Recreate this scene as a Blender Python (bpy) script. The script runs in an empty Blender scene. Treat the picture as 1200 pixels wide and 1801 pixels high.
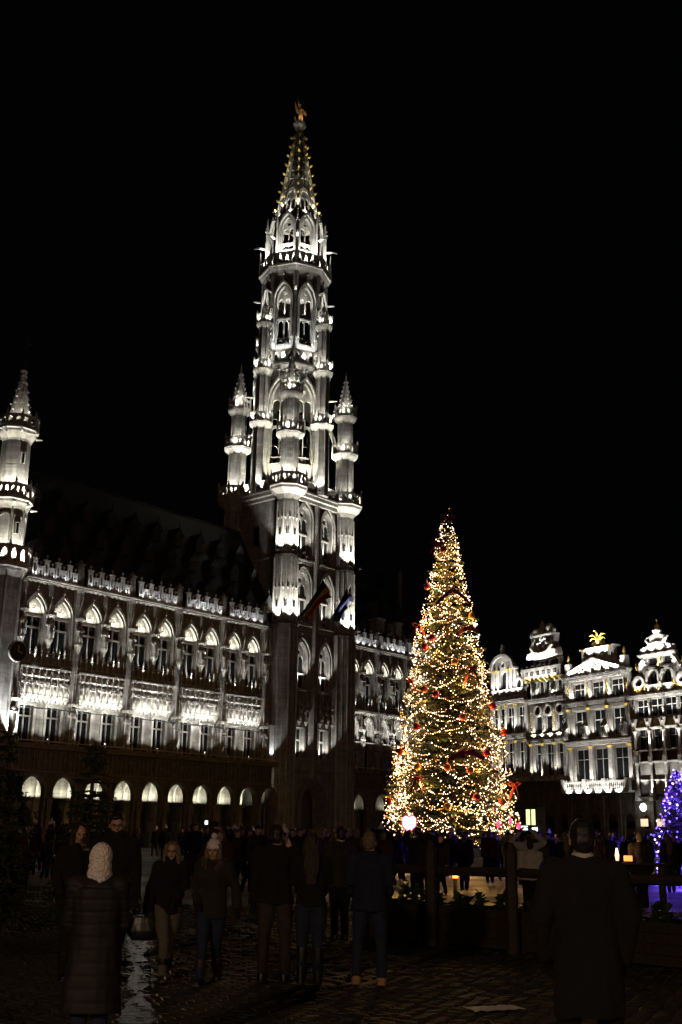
import bpy, bmesh, math, random
from math import pi, sin, cos, radians as RAD
from mathutils import Vector, Matrix, noise
from mathutils.geometry import tessellate_polygon
random.seed(7)
SC = bpy.context.scene
COL = SC.collection

# ------------------------------------------------------------------ camera
cam_d = bpy.data.cameras.new('camera'); cam = bpy.data.objects.new('camera', cam_d); COL.objects.link(cam)
SC.camera = cam
cam_d.sensor_fit = 'VERTICAL'; cam_d.sensor_height = 24.0; cam_d.lens = 24.0 * 1905 / 1801
cam_d.clip_start = 0.1; cam_d.clip_end = 2000
_P, _R = RAD(16.39), RAD(0.915)
_f = Vector((0, cos(_P), sin(_P))); _u = Vector((0, -sin(_P), cos(_P))); _r = Vector((1, 0, 0))
_rr = cos(_R) * _r + sin(_R) * _u; _uu = cos(_R) * _u - sin(_R) * _r
M = Matrix((_rr, _uu, -_f)).transposed().to_4x4(); M.translation = Vector((0, 0, 1.65))
cam.matrix_world = M

# ------------------------------------------------------------------ night sky, faint fill of the lit square behind the camera, exposure
w = bpy.data.worlds.new('World'); SC.world = w; w.use_nodes = True
nt = w.node_tree; bg = nt.nodes['Background']
bg.inputs['Color'].default_value = (0.55, 0.6, 0.75, 1); bg.inputs['Strength'].default_value = 0.0011
sd = bpy.data.lights.new('sun', 'SUN'); sd.energy = 0.014; sd.angle = RAD(40); sd.color = (1.0, 0.66, 0.42)
so = bpy.data.objects.new('sun', sd); COL.objects.link(so); so.rotation_euler = (RAD(52), 0, RAD(-24))
SC.view_settings.view_transform = 'Standard'
try: SC.view_settings.look = 'None'
except Exception: pass
SC.view_settings.exposure = 0; SC.view_settings.gamma = 1
SC.view_settings.use_curve_mapping = False
SC.render.resolution_x = 682; SC.render.resolution_y = 1024
SC.render.engine = 'CYCLES'
SC.cycles.use_light_tree = True
SC.cycles.max_bounces = 4; SC.cycles.diffuse_bounces = 0; SC.cycles.glossy_bounces = 2

# ------------------------------------------------------------------ materials
MAT = {}
def mat(name, col, rough=0.8, var=0.0, vscale=3.0, bump=0.0, bscale=8.0, metal=0.0, emit=None, estr=0.0, col2=None, spec=0.4, streak=0.0, coat=0.0):
    m = bpy.data.materials.new(name); m.use_nodes = True
    t = m.node_tree; b = t.nodes['Principled BSDF']
    b.inputs['Base Color'].default_value = (*col, 1); b.inputs['Roughness'].default_value = rough
    b.inputs['Metallic'].default_value = metal; b.inputs['Specular IOR Level'].default_value = spec
    tc = t.nodes.new('ShaderNodeTexCoord')
    src = tc.outputs['Object']
    if var or col2:
        n = t.nodes.new('ShaderNodeTexNoise'); n.inputs['Scale'].default_value = vscale; n.inputs['Detail'].default_value = 6
        t.links.new(src, n.inputs['Vector'])
        r = t.nodes.new('ShaderNodeValToRGB'); r.color_ramp.elements[0].position = 0.32; r.color_ramp.elements[1].position = 0.7
        c2 = col2 or tuple(c * (1 - var) for c in col)
        r.color_ramp.elements[0].color = (*c2, 1); r.color_ramp.elements[1].color = (*col, 1)
        t.links.new(n.outputs['Fac'], r.inputs['Fac']); out = r.outputs['Color']
        if streak:
            mp = t.nodes.new('ShaderNodeMapping'); mp.inputs['Scale'].default_value = (2.2, 2.2, 0.22)
            t.links.new(src, mp.inputs['Vector'])
            n3 = t.nodes.new('ShaderNodeTexNoise'); n3.inputs['Scale'].default_value = 1.6; n3.inputs['Detail'].default_value = 5
            t.links.new(mp.outputs['Vector'], n3.inputs['Vector'])
            r3 = t.nodes.new('ShaderNodeValToRGB'); r3.color_ramp.elements[0].position = 0.38; r3.color_ramp.elements[1].position = 0.6
            r3.color_ramp.elements[0].color = (1 - streak, 1 - streak, 1 - streak, 1); r3.color_ramp.elements[1].color = (1, 1, 1, 1)
            t.links.new(n3.outputs['Fac'], r3.inputs['Fac'])
            mx = t.nodes.new('ShaderNodeMix'); mx.data_type = 'RGBA'; mx.blend_type = 'MULTIPLY'; mx.inputs['Factor'].default_value = 1
            t.links.new(out, mx.inputs['A']); t.links.new(r3.outputs['Color'], mx.inputs['B']); out = mx.outputs['Result']
        t.links.new(out, b.inputs['Base Color'])
    if bump:
        n2 = t.nodes.new('ShaderNodeTexNoise'); n2.inputs['Scale'].default_value = bscale; n2.inputs['Detail'].default_value = 5
        t.links.new(src, n2.inputs['Vector'])
        bp = t.nodes.new('ShaderNodeBump'); bp.inputs['Strength'].default_value = bump; bp.inputs['Distance'].default_value = 0.05
        t.links.new(n2.outputs['Fac'], bp.inputs['Height']); t.links.new(bp.outputs['Normal'], b.inputs['Normal'])
    if emit:
        b.inputs['Emission Color'].default_value = (*emit, 1); b.inputs['Emission Strength'].default_value = estr
        try: m.cycles.emission_sampling = 'NONE'
        except Exception: pass
    MAT[name] = m
    return m
def stonewall(name, c1, c2, joint, sx, sz, streak=0.35):
    """coursed ashlar: block-to-block colour, joints as fine relief, soot streaks"""
    m = mat(name, c1, 0.85, 0.35, 1.3, 0.0, streak=streak, col2=c2)
    t = m.node_tree; b = t.nodes['Principled BSDF']
    tc = t.nodes['Texture Coordinate']
    sp = t.nodes.new('ShaderNodeSeparateXYZ'); t.links.new(tc.outputs['Object'], sp.inputs[0])
    ad = t.nodes.new('ShaderNodeMath'); ad.operation = 'ADD'; t.links.new(sp.outputs[0], ad.inputs[0]); t.links.new(sp.outputs[1], ad.inputs[1])
    cb = t.nodes.new('ShaderNodeCombineXYZ'); t.links.new(ad.outputs[0], cb.inputs[0]); t.links.new(sp.outputs[2], cb.inputs[1])
    br = t.nodes.new('ShaderNodeTexBrick'); t.links.new(cb.outputs[0], br.inputs['Vector'])
    br.inputs['Scale'].default_value = 1; br.inputs['Brick Width'].default_value = sx; br.inputs['Row Height'].default_value = sz
    br.inputs['Mortar Size'].default_value = 0.018; br.inputs['Color1'].default_value = (1, 1, 1, 1); br.inputs['Color2'].default_value = (0.72, 0.72, 0.72, 1)
    br.inputs['Mortar'].default_value = (joint, joint, joint, 1)
    old = b.inputs['Base Color'].links[0].from_socket
    mx = t.nodes.new('ShaderNodeMix'); mx.data_type = 'RGBA'; mx.blend_type = 'MULTIPLY'; mx.inputs['Factor'].default_value = 1
    t.links.new(old, mx.inputs['A']); t.links.new(br.outputs['Color'], mx.inputs['B']); t.links.new(mx.outputs['Result'], b.inputs['Base Color'])
    n2 = t.nodes.new('ShaderNodeTexNoise'); n2.inputs['Scale'].default_value = 5; t.links.new(tc.outputs['Object'], n2.inputs['Vector'])
    a2 = t.nodes.new('ShaderNodeMath'); a2.operation = 'MULTIPLY_ADD'; a2.inputs[1].default_value = 0.5
    t.links.new(n2.outputs['Fac'], a2.inputs[0]); t.links.new(br.outputs['Color'], a2.inputs[2])
    bp = t.nodes.new('ShaderNodeBump'); bp.inputs['Strength'].default_value = 0.6; bp.inputs['Distance'].default_value = 0.04
    t.links.new(a2.outputs[0], bp.inputs['Height']); t.links.new(bp.outputs['Normal'], b.inputs['Normal'])
    return m
stonewall('stone', (0.42, 0.412, 0.375), (0.26, 0.247, 0.215), 0.62, 0.8, 0.36)
stonewall('stone_house', (0.45, 0.43, 0.39), (0.33, 0.31, 0.27), 0.7, 0.9, 0.4, 0.2)
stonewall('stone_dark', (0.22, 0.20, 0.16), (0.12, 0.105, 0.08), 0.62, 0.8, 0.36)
mat('carved', (0.47, 0.46, 0.42), 0.85, col2=(0.30, 0.285, 0.24), vscale=2.2, bump=0.5, bscale=9, streak=0.2)
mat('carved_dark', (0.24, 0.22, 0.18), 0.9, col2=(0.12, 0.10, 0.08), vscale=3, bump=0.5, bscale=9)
mat('white_stone', (0.66, 0.65, 0.61), 0.7, col2=(0.48, 0.46, 0.42), vscale=3, bump=0.3, bscale=12)
mat('slate', (0.014, 0.0145, 0.016), 0.7, col2=(0.008, 0.008, 0.009), vscale=5, bump=0.5, bscale=6)
mat('lead', (0.03, 0.03, 0.033), 0.6, 0.3, 3)
mat('gold', (0.95, 0.66, 0.16), 0.5, metal=0.4, var=0.2, vscale=4)
mat('bronze_gilt', (0.35, 0.22, 0.09), 0.4, metal=0.8, var=0.3, vscale=4)
mat('glass', (0.008, 0.009, 0.011), 0.12, spec=0.35)
mat('wood_dark', (0.035, 0.024, 0.016), 0.7, 0.4, 4, 0.4, 12)
mat('iron', (0.02, 0.02, 0.022), 0.5, spec=0.5)
mat('fixture', (0.06, 0.06, 0.065), 0.5, metal=0.4)
mat('door_wood', (0.05, 0.032, 0.02), 0.6, 0.3, 3)

# ------------------------------------------------------------------ mesh builder
class MB:
    def __init__(s): s.v = []; s.f = []
    def add(s, vs, fs):
        o = len(s.v); s.v += [tuple(p) for p in vs]; s.f += [tuple(o + i for i in q) for q in fs]; return s
    def box(s, x0, x1, y0, y1, z0, z1):
        return s.add([(x0,y0,z0),(x1,y0,z0),(x1,y1,z0),(x0,y1,z0),(x0,y0,z1),(x1,y0,z1),(x1,y1,z1),(x0,y1,z1)],
                     [(3,2,1,0),(4,5,6,7),(0,1,5,4),(1,2,6,5),(2,3,7,6),(3,0,4,7)])
    def plate(s, outer, holes, y0, y1):
        """polygon with holes in the xz plane, given a real thickness y0..y1"""
        loops = [outer] + list(holes); flat = [p for l in loops for p in l]; n = len(flat)
        tris = tessellate_polygon([[Vector((p[0], p[1], 0)) for p in l] for l in loops])
        vs = [(p[0], y0, p[1]) for p in flat] + [(p[0], y1, p[1]) for p in flat]; fs = []
        for t in tris:
            a, b, c = t
            A, B, C = flat[a], flat[b], flat[c]
            if (B[0]-A[0])*(C[1]-A[1]) - (B[1]-A[1])*(C[0]-A[0]) < 0: a, c = c, a
            fs.append((a, b, c)); fs.append((c+n, b+n, a+n))
        k = 0
        for li, l in enumerate(loops):
            m = len(l); ar = sum(l[i][0]*l[(i+1)%m][1]-l[(i+1)%m][0]*l[i][1] for i in range(m))
            fl = (ar > 0) == (li == 0)
            for i in range(m):
                a, b = k+i, k+(i+1) % m
                fs.append((b, a, a+n, b+n) if fl else (a, b, b+n, a+n))
            k += m
        return s.add(vs, fs)
    def frus(s, cx, cy, z0, z1, r0, r1, n=8, rot=None, caps=True):
        rot = pi/n if rot is None else rot
        a = [rot + 2*pi*i/n for i in range(n)]
        vs = [(cx+r0*cos(t), cy+r0*sin(t), z0) for t in a] + [(cx+r1*cos(t), cy+r1*sin(t), z1) for t in a]
        fs = [(i, (i+1) % n, n+(i+1) % n, n+i) for i in range(n)]
        if caps: fs += [tuple(range(n))[::-1], tuple(range(n, 2*n))]
        return s.add(vs, fs)
    def lathe(s, cx, cy, prof, n=8, rot=None):
        rot = pi/n if rot is None else rot; vs = []; fs = []
        for r, z in prof: vs += [(cx+r*cos(rot+2*pi*i/n), cy+r*sin(rot+2*pi*i/n), z) for i in range(n)]
        for k in range(len(prof)-1):
            for i in range(n):
                j = (i+1) % n; fs.append((k*n+i, k*n+j, (k+1)*n+j, (k+1)*n+i))
        fs += [tuple(range(n))[::-1], tuple(range((len(prof)-1)*n, len(prof)*n))]
        return s.add(vs, fs)
    def tube(s, pts, rs, n=6, flat=None):
        """swept tube through pts with radii rs; flat=(a,b) scales the section"""
        pts = [Vector(p) for p in pts]
        if not isinstance(rs, (list, tuple)): rs = [rs]*len(pts)
        vs = []; fs = []; up = Vector((0, 0, 1))
        for i, p in enumerate(pts):
            d = (pts[min(i+1, len(pts)-1)] - pts[max(i-1, 0)])
            d = d.normalized() if d.length > 1e-9 else up
            ref = Vector((0, 1, 0)) if abs(d.z) > 0.7 else up
            x = d.cross(ref).normalized(); y = x.cross(d).normalized()
            for k in range(n):
                t = 2*pi*k/n; fa, fb = flat or (1, 1)
                vs.append(p + x*(rs[i]*cos(t)*fa) + y*(rs[i]*sin(t)*fb))
        for i in range(len(pts)-1):
            for k in range(n):
                j = (k+1) % n; fs.append((i*n+k, i*n+j, (i+1)*n+j, (i+1)*n+k))
        fs += [tuple(range(n))[::-1], tuple(range((len(pts)-1)*n, len(pts)*n))]
        return s.add(vs, fs)
    def ell(s, c, r, nu=8, nv=5, rot=None):
        r = (r, r, r) if not isinstance(r, (list, tuple)) else r
        Q = rot.to_matrix() if rot is not None else None
        vs = []; fs = []
        def P(x, y, z):
            p = Vector((x*r[0], y*r[1], z*r[2]))
            if Q: p = Q @ p
            return (p[0]+c[0], p[1]+c[1], p[2]+c[2])
        vs.append(P(0, 0, -1))
        for j in range(1, nv):
            t = -pi/2 + pi*j/nv
            for i in range(nu): a = 2*pi*i/nu; vs.append(P(cos(t)*cos(a), cos(t)*sin(a), sin(t)))
        vs.append(P(0, 0, 1)); last = len(vs)-1
        for i in range(nu):
            j = (i+1) % nu; fs.append((0, 1+j, 1+i)); fs.append((last, 1+(nv-2)*nu+i, 1+(nv-2)*nu+j))
            for k in range(nv-2): fs.append((1+k*nu+i, 1+k*nu+j, 1+(k+1)*nu+j, 1+(k+1)*nu+i))
        return s.add(vs, fs)
    def oct(s, c, r, rz=None):
        rz = rz or r; x, y, z = c
        return s.add([(x+r,y,z),(x,y+r,z),(x-r,y,z),(x,y-r,z),(x,y,z+rz),(x,y,z-rz)], [(0,1,4),(1,2,4),(2,3,4),(3,0,4),(1,0,5),(2,1,5),(3,2,5),(0,3,5)])
    def join(s, o, Mx=None):
        return s.add([tuple(Mx @ Vector(p)) for p in o.v] if Mx else o.v, o.f)
    def mesh(s, name, m, smooth=False):
        me = bpy.data.meshes.new(name); me.from_pydata(s.v, [], s.f)
        if m: me.materials.append(MAT[m] if isinstance(m, str) else m)
        if smooth:
            for p in me.polygons: p.use_smooth = True
        me.update(); return me
    def build(s, name, m, parent=None, loc=(0, 0, 0), rz=0, smooth=False):
        return put(name, s.mesh(name, m, smooth), parent, loc, rz)
def put(name, me, parent=None, loc=(0, 0, 0), rz=0):
    o = bpy.data.objects.new(name, me); COL.objects.link(o); o.location = loc; o.rotation_euler = (0, 0, rz)
    if parent is not None: o.parent = parent
    return o
def tag(o, label=None, cat=None, group=None, kind=None):
    if label: o['label'] = label
    if cat: o['category'] = cat
    if group: o['group'] = group
    if kind: o['kind'] = kind
    return o
def thing(name, label, cat, loc=(0, 0, 0), rz=0, group=None):
    o = bpy.data.objects.new(name, None); COL.objects.link(o); o.location = loc; o.rotation_euler = (0, 0, rz)
    return tag(o, label, cat, group)
KIDS = {}
def copy_tree(root, loc, rz=0, label=None, scale=None):
    r = root.copy(); COL.objects.link(r); r.location = loc; r.rotation_euler = (0, 0, rz)
    if scale: r.scale = scale
    if label: r['label'] = label
    for ch in root.children:
        c = ch.copy(); COL.objects.link(c); c.parent = r
        for g in ch.children:
            d = g.copy(); COL.objects.link(d); d.parent = c
    return r
LIGHTS = []
def lamp(parent, loc, power, to=None, kind='SPOT', size=0.12, cone=120, col=(1.0, 0.95, 0.80), blend=0.6):
    ld = bpy.data.lights.new('lamp', kind); ld.energy = power; ld.color = col; ld.shadow_soft_size = size
    if kind == 'SPOT': ld.spot_size = RAD(cone); ld.spot_blend = blend
    o = bpy.data.objects.new('lamp', ld); COL.objects.link(o); o.parent = parent; o.location = loc
    if to is not None: o.rotation_euler = (Vector(to) - Vector(loc)).to_track_quat('-Z', 'Y').to_euler()
    return o
def strip(parent, loc, sx, sy, power, to, col=(1.0, 0.95, 0.80), spread=130):
    ld = bpy.data.lights.new('lamp_strip', 'AREA'); ld.shape = 'RECTANGLE'; ld.size = sx; ld.size_y = sy; ld.energy = power; ld.color = col; ld.spread = RAD(spread)
    o = bpy.data.objects.new('lamp_strip', ld); COL.objects.link(o); o.parent = parent; o.location = loc
    d = (Vector(to) - Vector(loc)).normalized(); z = -d; x = Vector((1, 0, 0)); x = (x - z*x.dot(z)).normalized(); y = z.cross(x)
    o.rotation_euler = Matrix((x, y, z)).transposed().to_euler()
    return o

# ------------------------------------------------------------------ outlines
def rect(x0, x1, z0, z1): return [(x0, z0), (x1, z0), (x1, z1), (x0, z1)]
def gothic(cx, w, z0, zs, za, n=6):
    """pointed arch outline, counter-clockwise from bottom left... right"""
    rise = za - zs; h = w/2.0
    if rise < h: rise = h*1.001
    R = (h*h + rise*rise)/w; out = [(cx-h, z0), (cx+h, z0)]
    c = cx + h - R; t1 = math.asin(min(1, rise/R))
    for i in range(n+1):
        t = t1*i/n; out.append((c + R*cos(t), zs + R*sin(t)*(za-zs)/rise))
    c = cx - h + R
    for i in range(n-1, -1, -1):
        t = t1*i/n; out.append((c - R*cos(t), zs + R*sin(t)*(za-zs)/rise))
    return out
def roundarch(cx, w, z0, zs, n=8, k=1.0):
    h = w/2; return [(cx-h, z0), (cx+h, z0)] + [(cx+h*cos(pi*i/n), zs+h*k*sin(pi*i/n)) for i in range(n+1)]
def circ(cx, cz, r, n=10, rz=None): return [(cx+r*cos(2*pi*i/n), cz+(rz or r)*sin(2*pi*i/n)) for i in range(n)]
def archband(cx, w, wo, z0, zs, za, zo, n=6):
    """moulding following a pointed arch: between inner width w and outer width wo"""
    a = gothic(cx, wo, z0, zs, zo, n); b = gothic(cx, w, z0, zs, za, n)
    return a[1:] + [a[0]] + [b[0]] + b[1:][::-1]
K_ROW=92; K_SP=230; K_WASH=190; K_UP=300; K_PAR=125; K_TYM=44; K_ARC=85; K_TW=2800; K_H=760; K_TREE=160; K_BLUE=280; K_FILL=2200
# ================================================================== GROUND
gm = MB()
gm.box(-260, 260, -60, 400, -0.6, -0.03)
# ------- TOWN HALL: local x runs along the facade, y goes back from it, z is height
TH = (-6.356, 111.82, 0.0); THR = RAD(49.5)

# ---- pieces shared by the whole hall
def statue_mb(v=0, h=1.5):
    b = MB(); k = h/1.5; sx = [0.0, 0.05, -0.04, 0.03][v % 4]
    b.lathe(0, 0, [(0.24*k, 0), (0.25*k, 0.1*k), (0.2*k, 0.55*k), (0.23*k, 0.95*k), (0.26*k, 1.15*k), (0.17*k, 1.24*k), (0.07*k, 1.28*k)], 8)
    b.ell((sx*k, -0.03*k, 1.38*k), (0.11*k, 0.12*k, 0.14*k), 6, 4)
    e = 0.12 if v % 2 else -0.12
    b.tube([(-0.25*k, 0, 1.15*k), (-0.3*k, -0.08*k, 0.9*k), (e*k, -0.27*k, 0.85*k)], [0.08*k, 0.075*k, 0.05*k], 5)
    b.tube([(0.25*k, 0, 1.15*k), (0.31*k, -0.06*k, 0.88*k), (0.12*k, -0.26*k, (0.7+0.12*v)*k)], [0.08*k, 0.075*k, 0.05*k], 5)
    if v % 3 == 0: b.tube([(0.17*k, -0.28*k, 0.1*k), (0.14*k, -0.28*k, 1.5*k)], 0.025*k, 4)
    for a in (-1, 0, 1): b.tube([(a*0.12*k, -0.21*k, 0.05*k), (a*0.1*k, -0.2*k, 0.8*k)], 0.035*k, 4)
    return b
STAT = [statue_mb(v).mesh('statue', 'carved', True) for v in range(4)]
BIGST = [statue_mb(v, 1.9).mesh('statue', 'carved', True) for v in range(4)]
def canopy_mb(w=0.6, h=0.8):
    b = MB(); b.frus(0, 0, 0, 0.12*h, w*0.42, w*0.5, 6); b.frus(0, 0, 0.12*h, 0.3*h, w*0.5, w*0.4, 6)
    for i in range(6):
        a = pi/6 + i*pi/3; b.frus(w*.44*cos(a), w*.44*sin(a), 0.1*h, 0.62*h, 0.055*w, 0.0, 4)
    b.frus(0, 0, 0.3*h, h, w*0.28, 0.015, 6); b.oct((0, 0, h), 0.09*w); return b
CANOPY = canopy_mb(0.62, 0.75).mesh('canopy', 'carved'); BIGCAN = canopy_mb(0.95, 1.7).mesh('canopy', 'carved')
def corbel_mb(w=0.6, h=0.5):
    b = MB(); b.frus(0, 0, 0, h*0.4, w*0.12, w*0.25, 8); b.frus(0, 0, h*0.4, h*0.8, w*0.25, w*0.46, 8); b.frus(0, 0, h*0.8, h, w*0.5, w*0.5, 8); return b
CORB = corbel_mb().mesh('pedestal', 'carved'); BIGCORB = corbel_mb(0.7, 0.8).mesh('pedestal', 'carved')
def pinnacle(b, x, y, z, h, r, n=4, rot=pi/4):
    b.frus(x, y, z, z+h*0.45, r, r*0.9, n, rot); b.frus(x, y, z+h*0.45, z+h*0.52, r*1.35, r*1.35, n, rot)
    b.frus(x, y, z+h*0.52, z+h, r*0.95, r*0.08, n, rot)
    for k in range(3):
        zz = z+h*(0.6+0.12*k); rr = r*(0.95-0.26*k)
        for a in range(4): b.oct((x+rr*cos(rot+a*pi/2), y+rr*sin(rot+a*pi/2), zz), r*0.24)
    b.oct((x, y, z+h), r*0.4)
def pane_parts(win, rects, y):
    for (x0, x1, z0, z1) in rects:
        me = PANES.get((round(x1-x0, 3), round(z1-z0, 3)))
        if me is None:
            me = MB().box(-(x1-x0)/2, (x1-x0)/2, 0, 0.02, 0, z1-z0).mesh('pane', 'glass'); PANES[(round(x1-x0, 3), round(z1-z0, 3))] = me
        put('pane', me, win, ((x0+x1)/2, y + random.uniform(0, .004), z0))
PANES = {}

# ---- upper window (with blind tracery above), origin at sill centre; opening w 1.75, 15.6..20.2
def upper_window_meshes():
    W_ = 1.72
    f = MB()
    f.plate(rect(-.86, .86, 0, 3.12), [rect(-.74, -.07, .08, 1.98), rect(.07, .74, .08, 1.98), rect(-.74, -.07, 2.16, 2.94), rect(.07, .74, 2.16, 2.94)], .30, .44)
    f.box(-.86, .86, .20, .30, 1.98, 2.12); f.box(-.86, .86, .16, .30, 2.96, 3.14)
    f.box(-.05, .05, .22, .30, 0, 2.96)
    t = MB()   # blind tracery field
    t.plate(gothic(0, 1.74, 3.12, 3.35, 4.66), [], .42, .5)
    g = gothic(0, 1.74, 3.14, 3.35, 4.66)
    holes = [circ(-.42, 3.46, .27, 8), circ(.42, 3.46, .27, 8), circ(0, 3.86, .26, 8)]
    t.plate(g, holes, .33, .42)
    return f.mesh('window', 'carved'), t.mesh('tracery', 'carved')
UPW, UPT = upper_window_meshes()
def hood_mb():
    h = MB(); h.plate(archband(0, 1.76, 2.06, 0.0, 3.2, 4.66, 4.92), [], -.02, .16)
    h.plate(archband(0, 2.10, 2.34, 0.3, 3.2, 4.98, 5.2), [], -.16, .0)
    R = gothic(0, 2.34, 0.3, 3.2, 5.2, 7)
    for p in R[2:]:
        if p[1] > 3.5: h.oct((p[0]*1.05, -.1, p[1]+.06), .085)
    h.frus(0, -.1, 5.15, 5.6, .05, .04, 4); h.oct((0, -.1, 5.35), .15); h.oct((0, -.1, 5.62), .11)
    return h
HOOD = hood_mb().mesh('hood_moulding', 'carved')
def low_window_mb():
    f = MB(); f.plate(rect(-.68, .68, 0, 3.05), [rect(-.58, -.06, .06, 1.9), rect(.06, .58, .06, 1.9), rect(-.58, -.06, 2.04, 2.95), rect(.06, .58, 2.04, 2.95)], .28, .40)
    f.box(-.68, .68, .2, .28, 1.9, 2.04); f.box(-.05, .05, .22, .28, 0, 3.0)
    s = MB(); s.plate(rect(-.9, .9, 0, 3.3), [rect(-.68, .68, -.0001+.001, 3.05)], -.05, .08)
    s = MB(); s.plate([(-.9, 0), (-.68, 0), (-.68, 3.05), (.68, 3.05), (.68, 0), (.9, 0), (.9, 3.3), (-.9, 3.3)][::-1], [], -.06, .1); s.box(-1.0, 1.0, -.18, -.0, 3.32, 3.46)
    return f.mesh('window', 'carved'), s.mesh('window_surround', 'carved')
LOW, LOWS = low_window_mb()
def colonnette_mb():
    b = MB(); b.frus(0, 0, 0, .12, .09, .09, 6); b.frus(0, 0, .12, .62, .045, .045, 6); b.frus(0, 0, .62, .72, .08, .1, 6)
    b.frus(0, 0, .72, .98, .07, .05, 4); b.frus(0, 0, .98, 1.06, .1, .1, 4); b.frus(0, 0, 1.06, 1.4, .06, .01, 4); b.oct((0, 0, 1.25), .07); return b
COLN = colonnette_mb().mesh('baluster', 'carved')
def merlon_mb(h):
    b = MB(); holes = [gothic(0, .2, .38, h-.45, h-.25, 3)] + [circ(0, .2, .1, 6)]
    b.plate(rect(-.25, .25, 0, h), holes, 0, .16)
    b.box(-.31, .31, -.07, .23, h, h+.08); b.frus(0, .08, h+.08, h+.42, .05, .04, 4); b.oct((0, .08, h+.46), .12, .1); b.frus(0, .08, h+.34, h+.40, .13, .13, 4)
    return b
MER_T = merlon_mb(1.45).mesh('merlon', 'white_stone'); MER_L = merlon_mb(.85).mesh('merlon', 'white_stone')

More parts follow.
